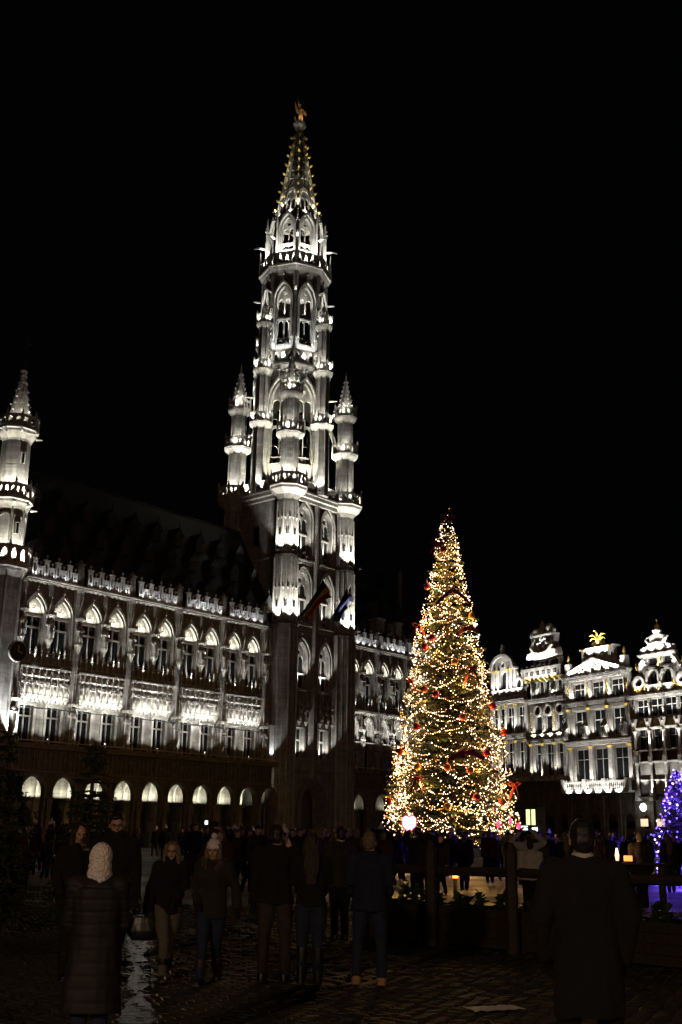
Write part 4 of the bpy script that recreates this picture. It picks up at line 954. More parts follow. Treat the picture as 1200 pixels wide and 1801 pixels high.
b.plate(a_+c_[::-1], [], -.3, .1); b.box(-13.9, -13.2, -.3, .2, 20.1, 20.3); b.box(-18.3, -17.7, -.3, .2, 20.1, 20.3); b.build('gable_moulding', 'white_stone', h)
for x in (-17.2, -16.45, -14.85, -14.1): pil(h, x, 17.85, 2.3, .3, y=-.2)
b = MB(); b.plate(circ(-12.84, 18.25, .75, 14), [circ(-12.84, 18.25, .4, 12, .5)], -.15, .2); b.build('oval_window_surround', 'white_stone', h)
b = MB(); b.plate(circ(-12.84, 18.25, .42, 12, .52), [], .0, .05); b.build('oval_window', 'glass', h)
b = MB(); b.plate([(-13.4, 17.8), (-11.7, 17.8), (-11.8, 18.4), (-12.3, 19.0), (-13.0, 19.3), (-13.4, 20.0)], [], .05, .35); b.build('gable_wing', 'white_stone', h)
b = MB(); b.frus(-15.8, 0, 21.8, 22.1, .35, .3, 4, pi/4); b.tube([(-15.8, 0, 22.1), (-15.8, 0, 22.7), (-15.75, -.02, 23.0)], [.26, .24, .12], 6); b.ell((-15.75, -.05, 23.05), .15, 6, 4); b.tube([(-15.6, 0, 22.7), (-15.3, -.1, 22.9)], [.08, .05], 5); b.build('statue', 'white_stone', h)
urn(h, -12.25, 19.0, 1.0, m='white_stone')
trophy(h, -13.72, 16.5, .3, 1.4, 'carved', 5); trophy(h, -13.72, 8.6, .3, 2.2, 'carved', 6)
hrow(h, X0+.6, X1-.4, 5, -1.2, 16.9, 4.0, .0, 20, 80); hrow(h, X0+.4, X1-.4, 4, -.6, 12.75, 2.4, 0, 15.8, 90); hrow(h, X0+.4, X1-.4, 4, -.7, 7.85, 3.0, 0, 11.8, 80)
# ---- house B: gable shaped like a ship's stern
h = house('tall guild house with gable carved like a ship stern above a white balustrade'); X0, X1 = -11.55, -5.3
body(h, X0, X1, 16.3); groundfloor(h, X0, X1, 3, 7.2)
wx = [-9.85, -8.15, -6.25]
walls(h, X0, X1, 7.2, 16.3, [rect(x-.55, x+.55, 12.45, 14.3) for x in wx] + [circ(x, 14.9, .5, 12) for x in wx] + [rect(x-.6, x+.6, 7.8, 11.2) for x in wx])
for x in wx:
    sash(h, x, 12.45, 1.1, 1.85, cross=False, tr=.6); sash(h, x, 7.8, 1.2, 3.4, tr=.7, m='stone_house')
    b = MB(); b.plate(circ(x, 14.9, .68, 14), [circ(x, 14.9, .48, 12)], -.15, .1); b.build('round_window_surround', 'white_stone', h)
    b = MB(); b.plate(circ(x, 14.9, .5, 12), [], .2, .26); b.build('round_window', 'glass', h)
    b = MB(); b.box(x-.6, x+.6, -.35, 0, 7.25, 7.72); b.build('window_sill', 'white_stone', h)
for x in (-11.0, -9.0, -7.2, -5.6): trophy(h, x, 12.5, .3, 2.4, 'gold' if x in (-11.0, -7.2) else 'carved', 9, -.12)
for x in (-10.95, -9.0, -7.05, -5.5): column(h, x, 7.4, 3.9, .18, 'stone_house', 'gold', -.3); trophy(h, x, 7.5, .25, 1.3, 'gold', 5, -.4)
cornice(h, X0, X1, 15.75, .5, .6); cornice(h, X0, X1, 11.2, .5, .5)
b = MB(); b.box(X0+.2, X1-.2, -.22, 0, 11.7, 12.3); b.build('carved_panel', 'white_stone', h)
# stern storey
walls(h, X0+.5, X1-.3, 16.3, 18.5, [rect(x-.42, x+.42, 16.6, 18.1) for x in (-10.4, -9.2, -8.2, -7.2, -6.2)], 'carved')
for x in (-10.4, -9.2, -8.2, -7.2, -6.2): sash(h, x, 16.6, .84, 1.5, y=.2, cross=False)
for x in (-9.75, -6.65):
    b = MB(); b.tube([(x-.5, -.5, 16.6), (x-.1, -.6, 16.9), (x+.3, -.55, 17.0), (x+.55, -.5, 17.5)], [.12, .26, .24, .16], 6); b.tube([(x+.5, -.5, 17.4), (x+.6, -.6, 17.9)], [.17, .12], 6); b.ell((x+.68, -.65, 18.0), (.22, .12, .13), 6, 4)
    for q in ((-.4), (.3)): b.tube([(x+q, -.6, 16.8), (x+q+.15, -.75, 16.3)], [.1, .05], 5)
    b.tube([(x, -.55, 17.1), (x+.05, -.6, 17.7)], [.2, .16], 6); b.ell((x+.05, -.6, 17.95), .14, 6, 4); b.build('horse_and_rider', 'white_stone', h)
b = MB(); b.plate([(X0, 18.55), (X1, 18.55), (X1+.05, 19.5), (X0-.05, 19.5)], [[(c-.3, 18.75), (c+.3, 18.75), (c+.3, 19.3), (c-.3, 19.3)] for c in [X0+.75+i*.95 for i in range(6)]], -.75, -.6); b.box(X0-.1, X1+.1, -.8, -.55, 19.5, 19.62); b.build('balustrade', 'white_stone', h)
for i in range(6):
    c = X0+.75+i*.95; q = MB(); q.tube([(c-.22, -.68, 18.78), (c, -.68, 19.2), (c+.22, -.68, 18.78)], .05, 4); q.tube([(c, -.68, 18.75), (c, -.68, 19.3)], .05, 4); q.build('balustrade_ornament', 'carved', h)
b = MB(); x = X0+.2
while x < X1-.2: b.add([(x, -.72, 18.5), (x+.3, -.72, 18.5), (x+.3, 0, 18.5), (x, 0, 18.5), (x, -.1, 18.1), (x+.3, -.1, 18.1), (x+.3, 0, 18.1), (x, 0, 18.1)], [(0, 1, 2, 3), (7, 6, 5, 4), (4, 5, 1, 0), (5, 6, 2, 1), (6, 7, 3, 2), (7, 4, 0, 3)]); x += .75
b.build('brackets', 'gold', h)
b = MB(); b.box(X0, X1, -.7, .4, 18.48, 18.56); b.build('deck', 'carved_dark', h)
walls(h, -10.3, -5.9, 18.56, 20.7, [rect(x-.3, x+.3, 19.0, 20.4) for x in (-9.7, -8.9, -8.1, -7.3, -6.5)], 'stone_dark', .5)
b = MB(); b.plate(rect(-10.2, -6, 18.9, 20.5), [], .3, .34); b.build('stern_windows', 'glass', h)
b = MB(); b.plate([(-10.5, 20.75), (-9.3, 20.62), (-8.1, 20.6), (-6.9, 20.68), (-5.75, 20.85), (-5.9, 21.6), (-6.35, 22.3), (-6.1, 23.2), (-6.7, 23.45), (-9.5, 23.3), (-10.1, 23.0), (-9.9, 22.3), (-10.25, 21.5)], [], -.5, .3); b.build('stern_panel', 'stone_house', h)
b = MB(); b.plate([(-10.6, 20.7), (-8.1, 20.5), (-5.65, 20.8), (-5.8, 21.35), (-6.4, 21.5), (-8.1, 21.2), (-9.8, 21.35), (-10.4, 21.25)], [], -.85, -.45); b.build('stern_moulding', 'white_stone', h)
random.seed(3); blobs(h, 'carved_relief', 'white_stone', [(-8.15+random.uniform(-1.3, 1.3), -.6, 21.5+random.random()*1.5) for i in range(22)], .17)
b = MB()
for s_ in (-1, 1): b.tube([(-8.1+s_*1.2, -.6, 21.3), (-8.1+s_*1.75, -.65, 21.9), (-8.1+s_*1.5, -.65, 22.5)], [.35, .28, .1], 6)
b.build('carved_figures', 'white_stone', h)
b = MB(); b.box(-10.0, -6.1, -.7, .3, 23.1, 23.3)
b.ell((-9.2, -.4, 23.7), (.75, .3, .42), 8, 5); b.ell((-7.0, -.4, 23.85), (.7, .3, .62), 8, 5); b.ell((-9.9, -.4, 23.5), (.35, .25, .25), 6, 4); b.ell((-6.3, -.4, 23.6), (.35, .25, .3), 6, 4); b.build('crowning_group', 'white_stone', h)
b = MB(); b.plate(circ(-8.1, 24.0, .5, 12, .75), [], -.5, -.2); b.ell((-8.1, -.35, 24.85), .16, 6, 4); b.build('medallion', 'bronze_gilt', h)
hrow(h, X0+.9, X1-.7, 5, -1.15, 19.9, 4.6, -.4, 22.5, 75); hrow(h, X0+.4, X1-.4, 4, -.55, 16.35, 1.0, -.2, 18.4); hrow(h, X0+.4, X1-.4, 4, -.6, 11.8, 2.2, 0, 15.0, 100); hrow(h, X0+.4, X1-.4, 4, -.6, 7.7, 2.6, 0, 11, 80)
hrow(h, X0+.4, X1-.4, 4, -1.25, 17.9, 1.6, -.7, 19.2, 80)
# ---- house C: triangular pediment with gilded bird
h = house('guild house with white triangular pediment and gilded bird on top, above a long white balcony'); X0, X1 = -5.2, 4.35
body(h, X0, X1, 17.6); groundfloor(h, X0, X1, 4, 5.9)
wx = [-3.1, -.3, 2.5]
walls(h, X0, X1, 5.9, 17.7, [rect(x-.92, x+.92, 15.45, 17.25) for x in wx] + [rect(x-.88, x+.88, 11.55, 14.3) for x in wx] + [rect(x-.95, x+.95, 7.0, 10.3) for x in wx])
for x in wx:
    sash(h, x, 15.45, 1.84, 1.8, tr=.66, m='stone_house'); sash(h, x, 11.55, 1.76, 2.75, tr=.62); sash(h, x, 7.0, 1.9, 3.3, tr=.68, m='stone_house')
    b = MB(); b.box(x-1.05, x+1.05, -.22, 0, 14.35, 14.75); b.build('window_lintel', 'white_stone', h)
for x in (-4.75, -1.7, 1.1, 3.9):
    b = MB(); b.plate(rect(x-.38, x+.38, 15.3, 17.5), [rect(x-.24, x+.24, 15.5, 17.3)], -.22, 0); b.build('pilaster', 'white_stone', h)
    trophy(h, x, 15.6, .2, 1.9, 'gold', 9, -.1)
    column(h, x, 11.4, 3.2, .2, 'stone_house', 'gold', -.3)
    for k in (4,): put('statue', BIGST[int(x) % 4], h, (x, -.75, 11.35)); 
    pil(h, x, 6.95, 3.6, .5)
cornice(h, X0, X1, 14.85, .42, .5); cornice(h, X0, X1, 10.65, .5, .6); cornice(h, X0, X1, 17.5, .45, .55)
b = MB(); b.plate([(X0-.15, 17.95), (X1+.15, 17.95), (X1+.15, 18.15), (-.4, 19.75), (X0-.15, 18.15)], [[(X0+1.0, 18.12), (X1-1.0, 18.12), (-.4, 19.35)]], -.6, .3); b.build('pediment', 'white_stone', h)
b = MB(); b.plate([(X0+.9, 18.0), (X1-.9, 18.0), (-.4, 19.5)], [], -.25, .3); b.build('pediment_field', 'white_stone', h)
random.seed(9); blobs(h, 'carved_relief', 'white_stone', [(-.4+random.uniform(-1, 1)*(1-t)*3.3, -.35, 18.2+t*1.0) for t in [random.random() for i in range(26)]], .2)
b = MB(); b.plate([(-2.6, 18.6), (1.8, 18.6), (1.8, 20.75), (-2.6, 20.75)], [], .35, 1.0); b.box(-3.0, 2.2, .15, 1.1, 20.75, 20.95); b.build('attic', 'white_stone', h)
for s_ in (-1, 1):
    pts = [(-.4+s_*2.2, 18.4), (-.4+s_*4.3, 18.4)] + [(-.4+s_*(4.3-2.1*sin(t*pi/2)), 18.5+1.7*(1-cos(t*pi/2))) for t in (.2, .4, .6, .8, 1)]
    if s_ < 0: pts = pts[::-1]
    b = MB(); b.plate(pts, [], .4, .8); b.build('attic_scroll', 'white_stone', h)
    pil(h, -.4+s_*1.95, 18.9, 1.9, .35, y=.2); 
    b = MB(); b.box(-.4+s_*4.15-.36, -.4+s_*4.15+.36, -.3, .3, 18.2, 19.5); b.build('pedestal', 'white_stone', h); urn(h, -.4+s_*4.15, 19.5, .85, 0)
# gilded bird rising from flames
b = MB(); b.ell((-.4, .5, 21.75), (.32, .3, .45), 8, 6); b.tube([(-.4, .45, 22.1), (-.45, .35, 22.5), (-.55, .25, 22.7)], [.15, .1, .1], 6); b.ell((-.6, .2, 22.72), (.13, .1, .1), 6, 4)
for s_ in (-1, 1):
    b.tube([(-.4+s_*.2, .5, 21.95), (-.4+s_*.7, .45, 22.35), (-.4+s_*1.25, .4, 22.2)], [.16, .22, .05], 6, (1, .5)); b.tube([(-.4+s_*.25, .5, 21.8), (-.4+s_*.8, .45, 21.95), (-.4+s_*1.15, .4, 21.7)], [.14, .16, .04], 6, (1, .5))
b.build('gilded_bird', 'gold', h, smooth=True)
b = MB()
for i in range(7): b.tube([(-.4+(i-3)*.22, .5, 20.95), (-.4+(i-3)*.3, .5, 21.35), (-.4+(i-3)*.22, .5, 21.65)], [.14, .1, .02], 5)
b.build('flames', 'bronze_gilt', h)
b = MB(); b.box(X0+.2, X1+.15, -1.25, 0, 5.75, 5.95); b.build('balcony_floor', 'white_stone', h)
for a, c in ((-4.75, -1.95), (-1.45, .85), (1.35, 4.2)): balus(h, a, c, 5.95, 1.0, -1.12)
for x in (-4.9, -1.7, 1.1, 4.3):
    b = MB(); b.box(x-.28, x+.28, -1.3, -.9, 5.95, 7.15); b.build('balcony_pier', 'white_stone', h)
hrow(h, X0+.5, X1-.5, 6, -1.75, 5.5, 2.6, -1.0, 6.8, 90); hrow(h, X0+.4, X1-.4, 6, -.95, 6.1, 3.6, 0, 10.5, 80); hrow(h, X0+.5, X1-.5, 6, -.7, 11.3, 3.0, 0, 14.5, 80); hrow(h, X0+.5, X1-.5, 6, -.6, 15.4, 2.8, 0, 17.6, 100)
hrow(h, X0+.6, X1-.6, 6, -1.05, 18.05, 3.6, -.0, 20.3, 90); hrow(h, X0+3.0, X1-2.8, 3, -.35, 20.05, 1.6, .4, 21.3, 90); hrow(h, X0+1.2, X1-1.2, 6, -.75, 18.1, 1.2, -.3, 19.2, 90); hl(h, -.4, -.5, 20.2, .9, (-.4, .5, 22), 70, (1, .85, .5)); hl(h, -1.6, -.1, 20.3, .6, (-.8, .5, 22), 80, (1, .85, .5))
# ---- house D: ornate double arched gable crowned with a globe
h = house('ornate guild house with twin arched gable windows and white scrolled top, at the right edge'); X0, X1 = 4.45, 12.2
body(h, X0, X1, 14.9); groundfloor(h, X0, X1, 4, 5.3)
w3 = [5.75, 7.6, 9.4, 11.2]; w2 = [5.8, 7.75, 9.65, 11.5]
walls(h, X0, X1, 5.3, 15.0, [rect(x-.78, x+.78, 13.0, 14.75) for x in w3] + [rect(x-.82, x+.82, 9.85, 11.9) for x in w2] + [rect(x-.82, x+.82, 5.5, 8.6) for x in w2])
for x in w3: sash(h, x, 13.0, 1.56, 1.75, tr=.6)
for x in w2:
    sash(h, x, 9.85, 1.64, 2.05, tr=.6, m='stone_house'); sash(h, x, 5.5, 1.64, 3.1, tr=.7, m='stone_house')
    b = MB(); b.plate([(x-.7, 11.95), (x+.7, 11.95), (x+.5, 12.6), (x, 12.75), (x-.5, 12.6)], [], -.1, .05); b.build('cartouche', 'bronze_gilt', h)
for x in (4.85, 6.75, 8.6, 10.5, 12.0):
    b = MB(); b.add([(x-.2, -.4, 11.9), (x+.2, -.4, 11.9), (x+.2, 0, 11.9), (x-.2, 0, 11.9), (x-.38, -.5, 12.8), (x+.38, -.5, 12.8), (x+.38, 0, 12.8), (x-.38, 0, 12.8)], [(3, 2, 1, 0), (4, 5, 6, 7), (0, 1, 5, 4), (1, 2, 6, 5), (2, 3, 7, 6), (3, 0, 4, 7)]); b.ell((x, -.45, 12.5), (.2, .15, .24), 6, 4); b.build('herm', 'white_stone', h)
    trophy(h, x, 11.4, .3, .6, 'gold', 4, -.35); trophy(h, x, 9.0, .3, .7, 'gold', 5, -.35)
    column(h, x, 9.75, 1.9, .14, 'white_stone', 'white_stone', -.3); column(h, x, 5.9, 2.7, .15, 'white_stone', 'white_stone', -.3)
    b = MB(); b.frus(x, -.35, 8.6, 9.1, .26, .26, 4, pi/4); b.frus(x, -.35, 9.1, 9.75, .24, .14, 8); b.build('pedestal', 'white_stone', h)
    b = MB(); b.frus(x, -.35, 4.9, 5.9, .34, .24, 4, pi/4); b.build('pedestal', 'white_stone', h)
    trophy(h, x+.0, 13.1, .2, 1.6, 'carved', 6, -.15)
cornice(h, X0, X1, 14.85, .35, .5); cornice(h, X0, X1, 11.75, .2, .4, dent=False); cornice(h, X0, X1, 9.62, .16, .35, dent=False); cornice(h, X0, X1, 8.5, .16, .4, dent=False); cornice(h, X0, X1, 7.0-.2, .1, .2, dent=False)
gx = 8.4
b = MB(); ol = [(X0, 15.2), (X1, 15.2), (X1, 16.6), (11.6, 17.2), (10.7, 17.7), (10.5, 18.9), (6.2, 18.9), (6.0, 17.7), (5.2, 17.2), (X0, 16.6)]
b.plate(ol, [roundarch(7.55, 1.2, 16.05, 16.9, 8), roundarch(9.4, 1.2, 16.05, 16.9, 8), circ(5.62, 16.45, .52, 12, .42), circ(11.3, 16.3, .5, 12, .42), rect(6.9, 8.1, 18.0, 18.75), rect(8.9, 10.1, 18.0, 18.75)], 0, .4); b.build('gable', 'stone_house', h)
for x in (7.55, 9.4):
    b = MB(); b.plate(roundarch(x, 1.25, 16.0, 16.9, 8), [], .25, .3); b.build('gable_window', 'glass', h)
    b = MB(); A_ = roundarch(x, 1.75, 15.9, 16.95, 10); B_ = roundarch(x, 1.25, 15.9, 16.9, 10); b.plate(A_[1:]+[A_[0]]+[B_[0]]+B_[1:][::-1], [], -.25, .02); b.build('arch_surround', 'white_stone', h)
    balus(h, x-.8, x+.8, 15.2, .85, -.3, st=.2)
b = MB(); b.plate(rect(6.8, 10.2, 17.95, 18.8), [], .25, .3); b.build('attic_opening', 'glass', h)
for x, z in ((5.62, 16.45), (11.3, 16.3)):
    b = MB(); b.plate(circ(x, z, .8, 14, .68), [circ(x, z, .5, 12, .4)], -.2, .05); b.build('oval_window_surround', 'white_stone', h); b = MB(); b.plate(circ(x, z, .52, 12, .42), [], .25, .3); b.build('oval_window', 'glass', h)
    random.seed(int(x*9)); blobs(h, 'gilded_garland', 'gold', [(x+random.uniform(-.8, .8), -.2, 15.3+random.random()*.6) for i in range(14)], .13)
for x in (6.5, 8.48, 10.35): trophy(h, x, 15.3, .3, 1.0, 'gold', 6, -.35); trophy(h, x, 17.9, .4, 1.0, 'gold' if x == 8.48 else 'white_stone', 6, -.2)
for s_ in (-1, 1):
    b = MB(); b.tube([(gx+s_*1.9, -.1, 18.7), (gx+s_*2.3, -.1, 18.2), (gx+s_*2.7, -.1, 17.6)], [.22, .3, .2], 6); b.build('scroll', 'white_stone', h)
    urn(h, gx+s_*2.15, 19.2, .9, m='white_stone', flame=False); urn(h, gx+s_*3.0, 17.7, .7, flame=True)
cornice(h, 6.0, 10.75, 18.85, .3, .5)
pts = [(6.4, 19.15), (10.4, 19.15), (10.2, 19.8), (9.5, 20.05), (9.3, 20.55), (9.6, 20.8), (9.0, 21.0), (8.4, 21.1), (7.8, 21.0), (7.2, 20.8), (7.5, 20.55), (7.3, 20.05), (6.6, 19.8)]
b = MB(); b.plate(pts, [circ(8.4, 19.55, .22, 8, .15)], -.2, .3); b.build('crown_gable', 'white_stone', h)
b = MB(); b.plate([(7.0+1.4*(1-cos(pi*i/8)), 19.2+1.05*sin(pi*i/8)) for i in range(9)], [], -.4, -.2); b.build('crown_shell', 'white_stone', h)
for s_ in (-1, 1):
    b = MB(); b.tube([(gx+s_*.9, -.3, 20.1), (gx+s_*1.3, -.3, 20.5), (gx+s_*1.1, -.3, 20.8)], [.2, .16, .08], 6); b.tube([(gx+s_*1.2, -.2, 19.3), (gx+s_*1.9, -.2, 19.6), (gx+s_*1.7, -.2, 19.9)], [.25, .2, .1], 6); b.build('scroll', 'white_stone', h)
b = MB(); b.frus(gx, 0, 21.1, 21.4, .4, .55, 8); b.build('globe_stand', 'white_stone', h)
b = MB(); b.ell((gx, 0, 21.75), .3, 10, 6); b.tube([(gx, 0, 22), (gx, 0, 22.5)], .04, 4); b.oct((gx, 0, 22.45), .1); b.build('globe', 'gold', h)
hrow(h, 6.2, 10.6, 4, -.9, 19.2, 2.0, -.1, 21, 90); hrow(h, 5.9, 10.9, 5, -.75, 17.6, 1.6, -.1, 19.5, 90); hrow(h, X0+.4, X1-.4, 5, -.8, 15.3, 2.0, 0, 17.2, 90); hrow(h, X0+.4, X1-.4, 5, -.7, 12.95, 1.8, 0, 14.8, 90); hrow(h, X0+.4, X1-.4, 5, -.8, 9.85, 3.2, -.2, 12.5, 60); hrow(h, X0+.4, X1-.4, 5, -.8, 5.4, 4.2, -.3, 8.8, 60)
# ---- plain neighbour hidden behind the Christmas tree
h = house('plain dark gabled house standing mostly behind the Christmas tree'); X0, X1 = -24.4, -18.3
body(h, X0, X1, 15.5); groundfloor(h, X0, X1, 2, 5.5)
walls(h, X0, X1, 5.5, 15.6, [rect(x-.6, x+.6, z, z+2.4) for x in (-23.2, -21.3, -19.5) for z in (6.6, 11.6)])
for x in (-23.2, -21.3, -19.5):
    for z in (6.6, 11.6): sash(h, x, z, 1.2, 2.4)
b = MB(); b.plate([(X0, 15.6), (X1, 15.6), (-21.3, 20)], [], 0, .4); b.build('gable', 'stone_house', h)
# roofs behind the gables
hh = [o for o in bpy.data.objects if o.name.startswith('guild_house') and o.type == 'EMPTY']
for o, (x0, x1, z0, z1) in zip(hh, ((-18.1, -11.7, 16.2, 19.8), (-11.4, -5.4, 16.3, 20.2), (-5.1, 4.2, 17.6, 20.3), (4.5, 12.1, 14.9, 18.6), (-24.3, -18.4, 15.5, 19.8))):
    b = MB(); xm = (x0+x1)/2; b.add([(x0, .96, z0), (x1, .96, z0), (x1, 11, z0), (x0, 11, z0), (xm, 1.2, z1), (xm, 11, z1)], [(0, 1, 4), (1, 2, 5, 4), (2, 3, 5), (3, 0, 4, 5), (3, 2, 1, 0)]); b.build('roof', 'slate', o)

# ================================================================== GROUND : wet cobbles
def ground_mat():
    m = mat('cobble', (0.030, 0.028, 0.025), 0.5, col2=(0.014, 0.013, 0.012), vscale=6, bump=0.35, bscale=22, spec=0.5)
    t = m.node_tree; b = t.nodes['Principled BSDF']; g = t.nodes.new('ShaderNodeNewGeometry')
    n = t.nodes.new('ShaderNodeTexNoise'); n.inputs['Scale'].default_value = 0.35; n.inputs['Detail'].default_value = 5; t.links.new(g.outputs['Position'], n.inputs['Vector'])
    # standing water along a shallow gutter that crosses the square
    sp = t.nodes.new('ShaderNodeSeparateXYZ'); t.links.new(g.outputs['Position'], sp.inputs[0])
    a = t.nodes.new('ShaderNodeMath'); a.operation = 'MULTIPLY_ADD'; a.inputs[1].default_value = 0.178; t.links.new(sp.outputs[1], a.inputs[0]); t.links.new(sp.outputs[0], a.inputs[2])  # x+.178y
    s = t.nodes.new('ShaderNodeMath'); s.operation = 'SUBTRACT'; s.inputs[1].default_value = 0.14; t.links.new(a.outputs[0], s.inputs[0])
    ab = t.nodes.new('ShaderNodeMath'); ab.operation = 'ABSOLUTE'; t.links.new(s.outputs[0], ab.inputs[0])
    mr = t.nodes.new('ShaderNodeMapRange'); mr.inputs[1].default_value = 0.10; mr.inputs[2].default_value = 0.34; mr.inputs[3].default_value = 1; mr.inputs[4].default_value = 0; t.links.new(ab.outputs[0], mr.inputs[0])
    r2 = t.nodes.new('ShaderNodeMapRange'); r2.inputs[1].default_value = 0.35; r2.inputs[2].default_value = 0.62; r2.inputs[3].default_value = 0.8; r2.inputs[4].default_value = 0.55; t.links.new(n.outputs['Fac'], r2.inputs[0])
    mx = t.nodes.new('ShaderNodeMix'); t.links.new(mr.outputs[0], mx.inputs[0]); t.links.new(r2.outputs[0], mx.inputs[2]); mx.inputs[3].default_value = 0.13
    t.links.new(mx.outputs[0], b.inputs['Roughness'])
    # far field goes on with fine relief
    return m
ground_mat()
gm = MB(); gm.add([(-260, -60, -.05), (260, -60, -.05), (260, 420, -.05), (-260, 420, -.05)], [(0, 1, 2, 3)])
ground = gm.build('ground', None)
tag(ground, kind='structure')
def far_ground():
    m = mat('wet_paving', (0.032, 0.03, 0.027), 0.5, col2=(0.014, 0.014, 0.013), vscale=1.2, spec=0.5)
    t = m.node_tree; b = t.nodes['Principled BSDF']; g = t.nodes.new('ShaderNodeNewGeometry')
    br = t.nodes.new('ShaderNodeTexBrick'); br.inputs['Scale'].default_value = 1; br.inputs['Brick Width'].default_value = .2; br.inputs['Row Height'].default_value = .13; br.inputs['Mortar Size'].default_value = .012
    t.links.new(g.outputs['Position'], br.inputs['Vector'])
    bp = t.nodes.new('ShaderNodeBump'); bp.inputs['Strength'].default_value = .5; bp.inputs['Distance'].default_value = .02; t.links.new(br.outputs['Fac'], bp.inputs['Height']); bp.invert = True
    n = t.nodes.new('ShaderNodeTexNoise'); n.inputs['Scale'].default_value = 0.25; n.inputs['Detail'].default_value = 6; t.links.new(g.outputs['Position'], n.inputs['Vector'])
    r2 = t.nodes.new('ShaderNodeMapRange'); r2.inputs[1].default_value = 0.4; r2.inputs[2].default_value = 0.6; r2.inputs[3].default_value = 0.75; r2.inputs[4].default_value = 0.45; t.links.new(n.outputs['Fac'], r2.inputs[0]); t.links.new(r2.outputs[0], b.inputs['Roughness'])
    t.links.new(bp.outputs['Normal'], b.inputs['Normal'])
    return m
ground.data.materials.append(far_ground())
random.seed(11)
def cobble_geo(b, x, y, w_, d_, h_, tilt):
    a, c = w_/2, d_/2; k = .72
    z0 = h_-.022; tx, ty = tilt
    def zt(px, py): return h_+px*tx+py*ty
    vs = [(x-a, y-c, -.05), (x+a, y-c, -.05), (x+a, y+c, -.05), (x-a, y+c, -.05), (x-a, y-c, z0), (x+a, y-c, z0), (x+a, y+c, z0), (x-a, y+c, z0),
          (x-a*k, y-c*k, zt(-a, -c)), (x+a*k, y-c*k, zt(a, -c)), (x+a*k, y+c*k, zt(a, c)), (x-a*k, y+c*k, zt(-a, c))]
    b.add(vs, [(8, 9, 10, 11), (0, 1, 5, 4), (1, 2, 6, 5), (2, 3, 7, 6), (3, 0, 4, 7), (4, 5, 9, 8), (5, 6, 10, 9), (6, 7, 11, 10), (7, 4, 8, 11)])
far = MB(); near = []
row = 0; y = 8.6
protos = []
for i in range(8):
    q = MB(); cobble_geo(q, 0, 0, .185, .115, .0, (random.uniform(-.12, .12), random.uniform(-.12, .12))); protos.append(q.mesh('cobble', 'cobble', True))
while y < 26:
    hw = 3.6+.34*(y-8.6)+1.2
    x = -hw + (row % 2)*.1
    while x < hw:
        if 10.35 < y < 12.0 and abs(x) < 2.4+.0*y and len(near) < 300: near.append((x, y))
        else: cobble_geo(far, x+random.uniform(-.006, .006), y, .185+random.uniform(-.008, .008), .115, random.uniform(-.006, .006), (random.uniform(-.12, .12), random.uniform(-.12, .12)))
        x += .2
    y += .13; row += 1
for (x, y) in near: put('cobble', random.choice(protos), ground, (x, y, random.uniform(-.006, .006)), random.choice((0, pi)))
wb = MB(); NP = 60
L_, R2_ = [], []
for i in range(NP+1):
    yy = 9.2+13.5*i/NP; xc = .14-.178*yy; wd = .14+.22*noise.noise((yy*.8, 3, 1))+.10*noise.noise((yy*3.1, 7, 1)); wd = max(wd, .02)*(1.0 if yy < 12 or 15 < yy < 19 else .45)
    L_.append((xc-wd, yy, .003)); R2_.append((xc+wd*1.1, yy, .003))
wb.add(L_+R2_, [(i, NP+1+i, NP+2+i, i+1) for i in range(NP)]); wo = wb.build('puddle', mat('water', (.01, .01, .012), .05, bump=.30, bscale=9, spec=1.0)); tag(wo, kind='structure')
o = far.build('cobbles', 'cobble', ground, smooth=True); tag(o, kind='stuff')
# ================================================================== CONIFERS
mat('needles', (0.035, 0.060, 0.022), 0.6, col2=(0.018, 0.034, 0.014), vscale=3)
mat('needles_blue', (0.03, 0.05, 0.035), 0.6, col2=(0.015, 0.028, 0.02), vscale=3)
mat('bark', (0.07, 0.05, 0.035), 0.9, 0.4, 6, 0.6, 20)
mat('bulb_warm', (1, .8, .5), .4, emit=(1.0, .60, .35), estr=4.4)
mat('bulb_bright', (1, .85, .6), .4, emit=(1.0, .80, .64), estr=9)
mat('bulb_amber', (1, .6, .2), .4, emit=(1.0, .45, .08), estr=2.0)
mat('bulb_blue', (.3, .2, 1), .4, emit=(.13, .06, 1.0), estr=7)
mat('bulb_violet', (.5, .3, 1), .4, emit=(.5, .35, 1.0), estr=8)
mat('wire', (.01, .02, .01), .6)
mat('red_ribbon', (.30, .018, .008), .45); mat('ball_red', (.45, .02, .015), .2, spec=.6); mat('ball_orange', (.8, .2, .04), .2, spec=.6); mat('ball_gold', (.75, .42, .06), .25, metal=.3)
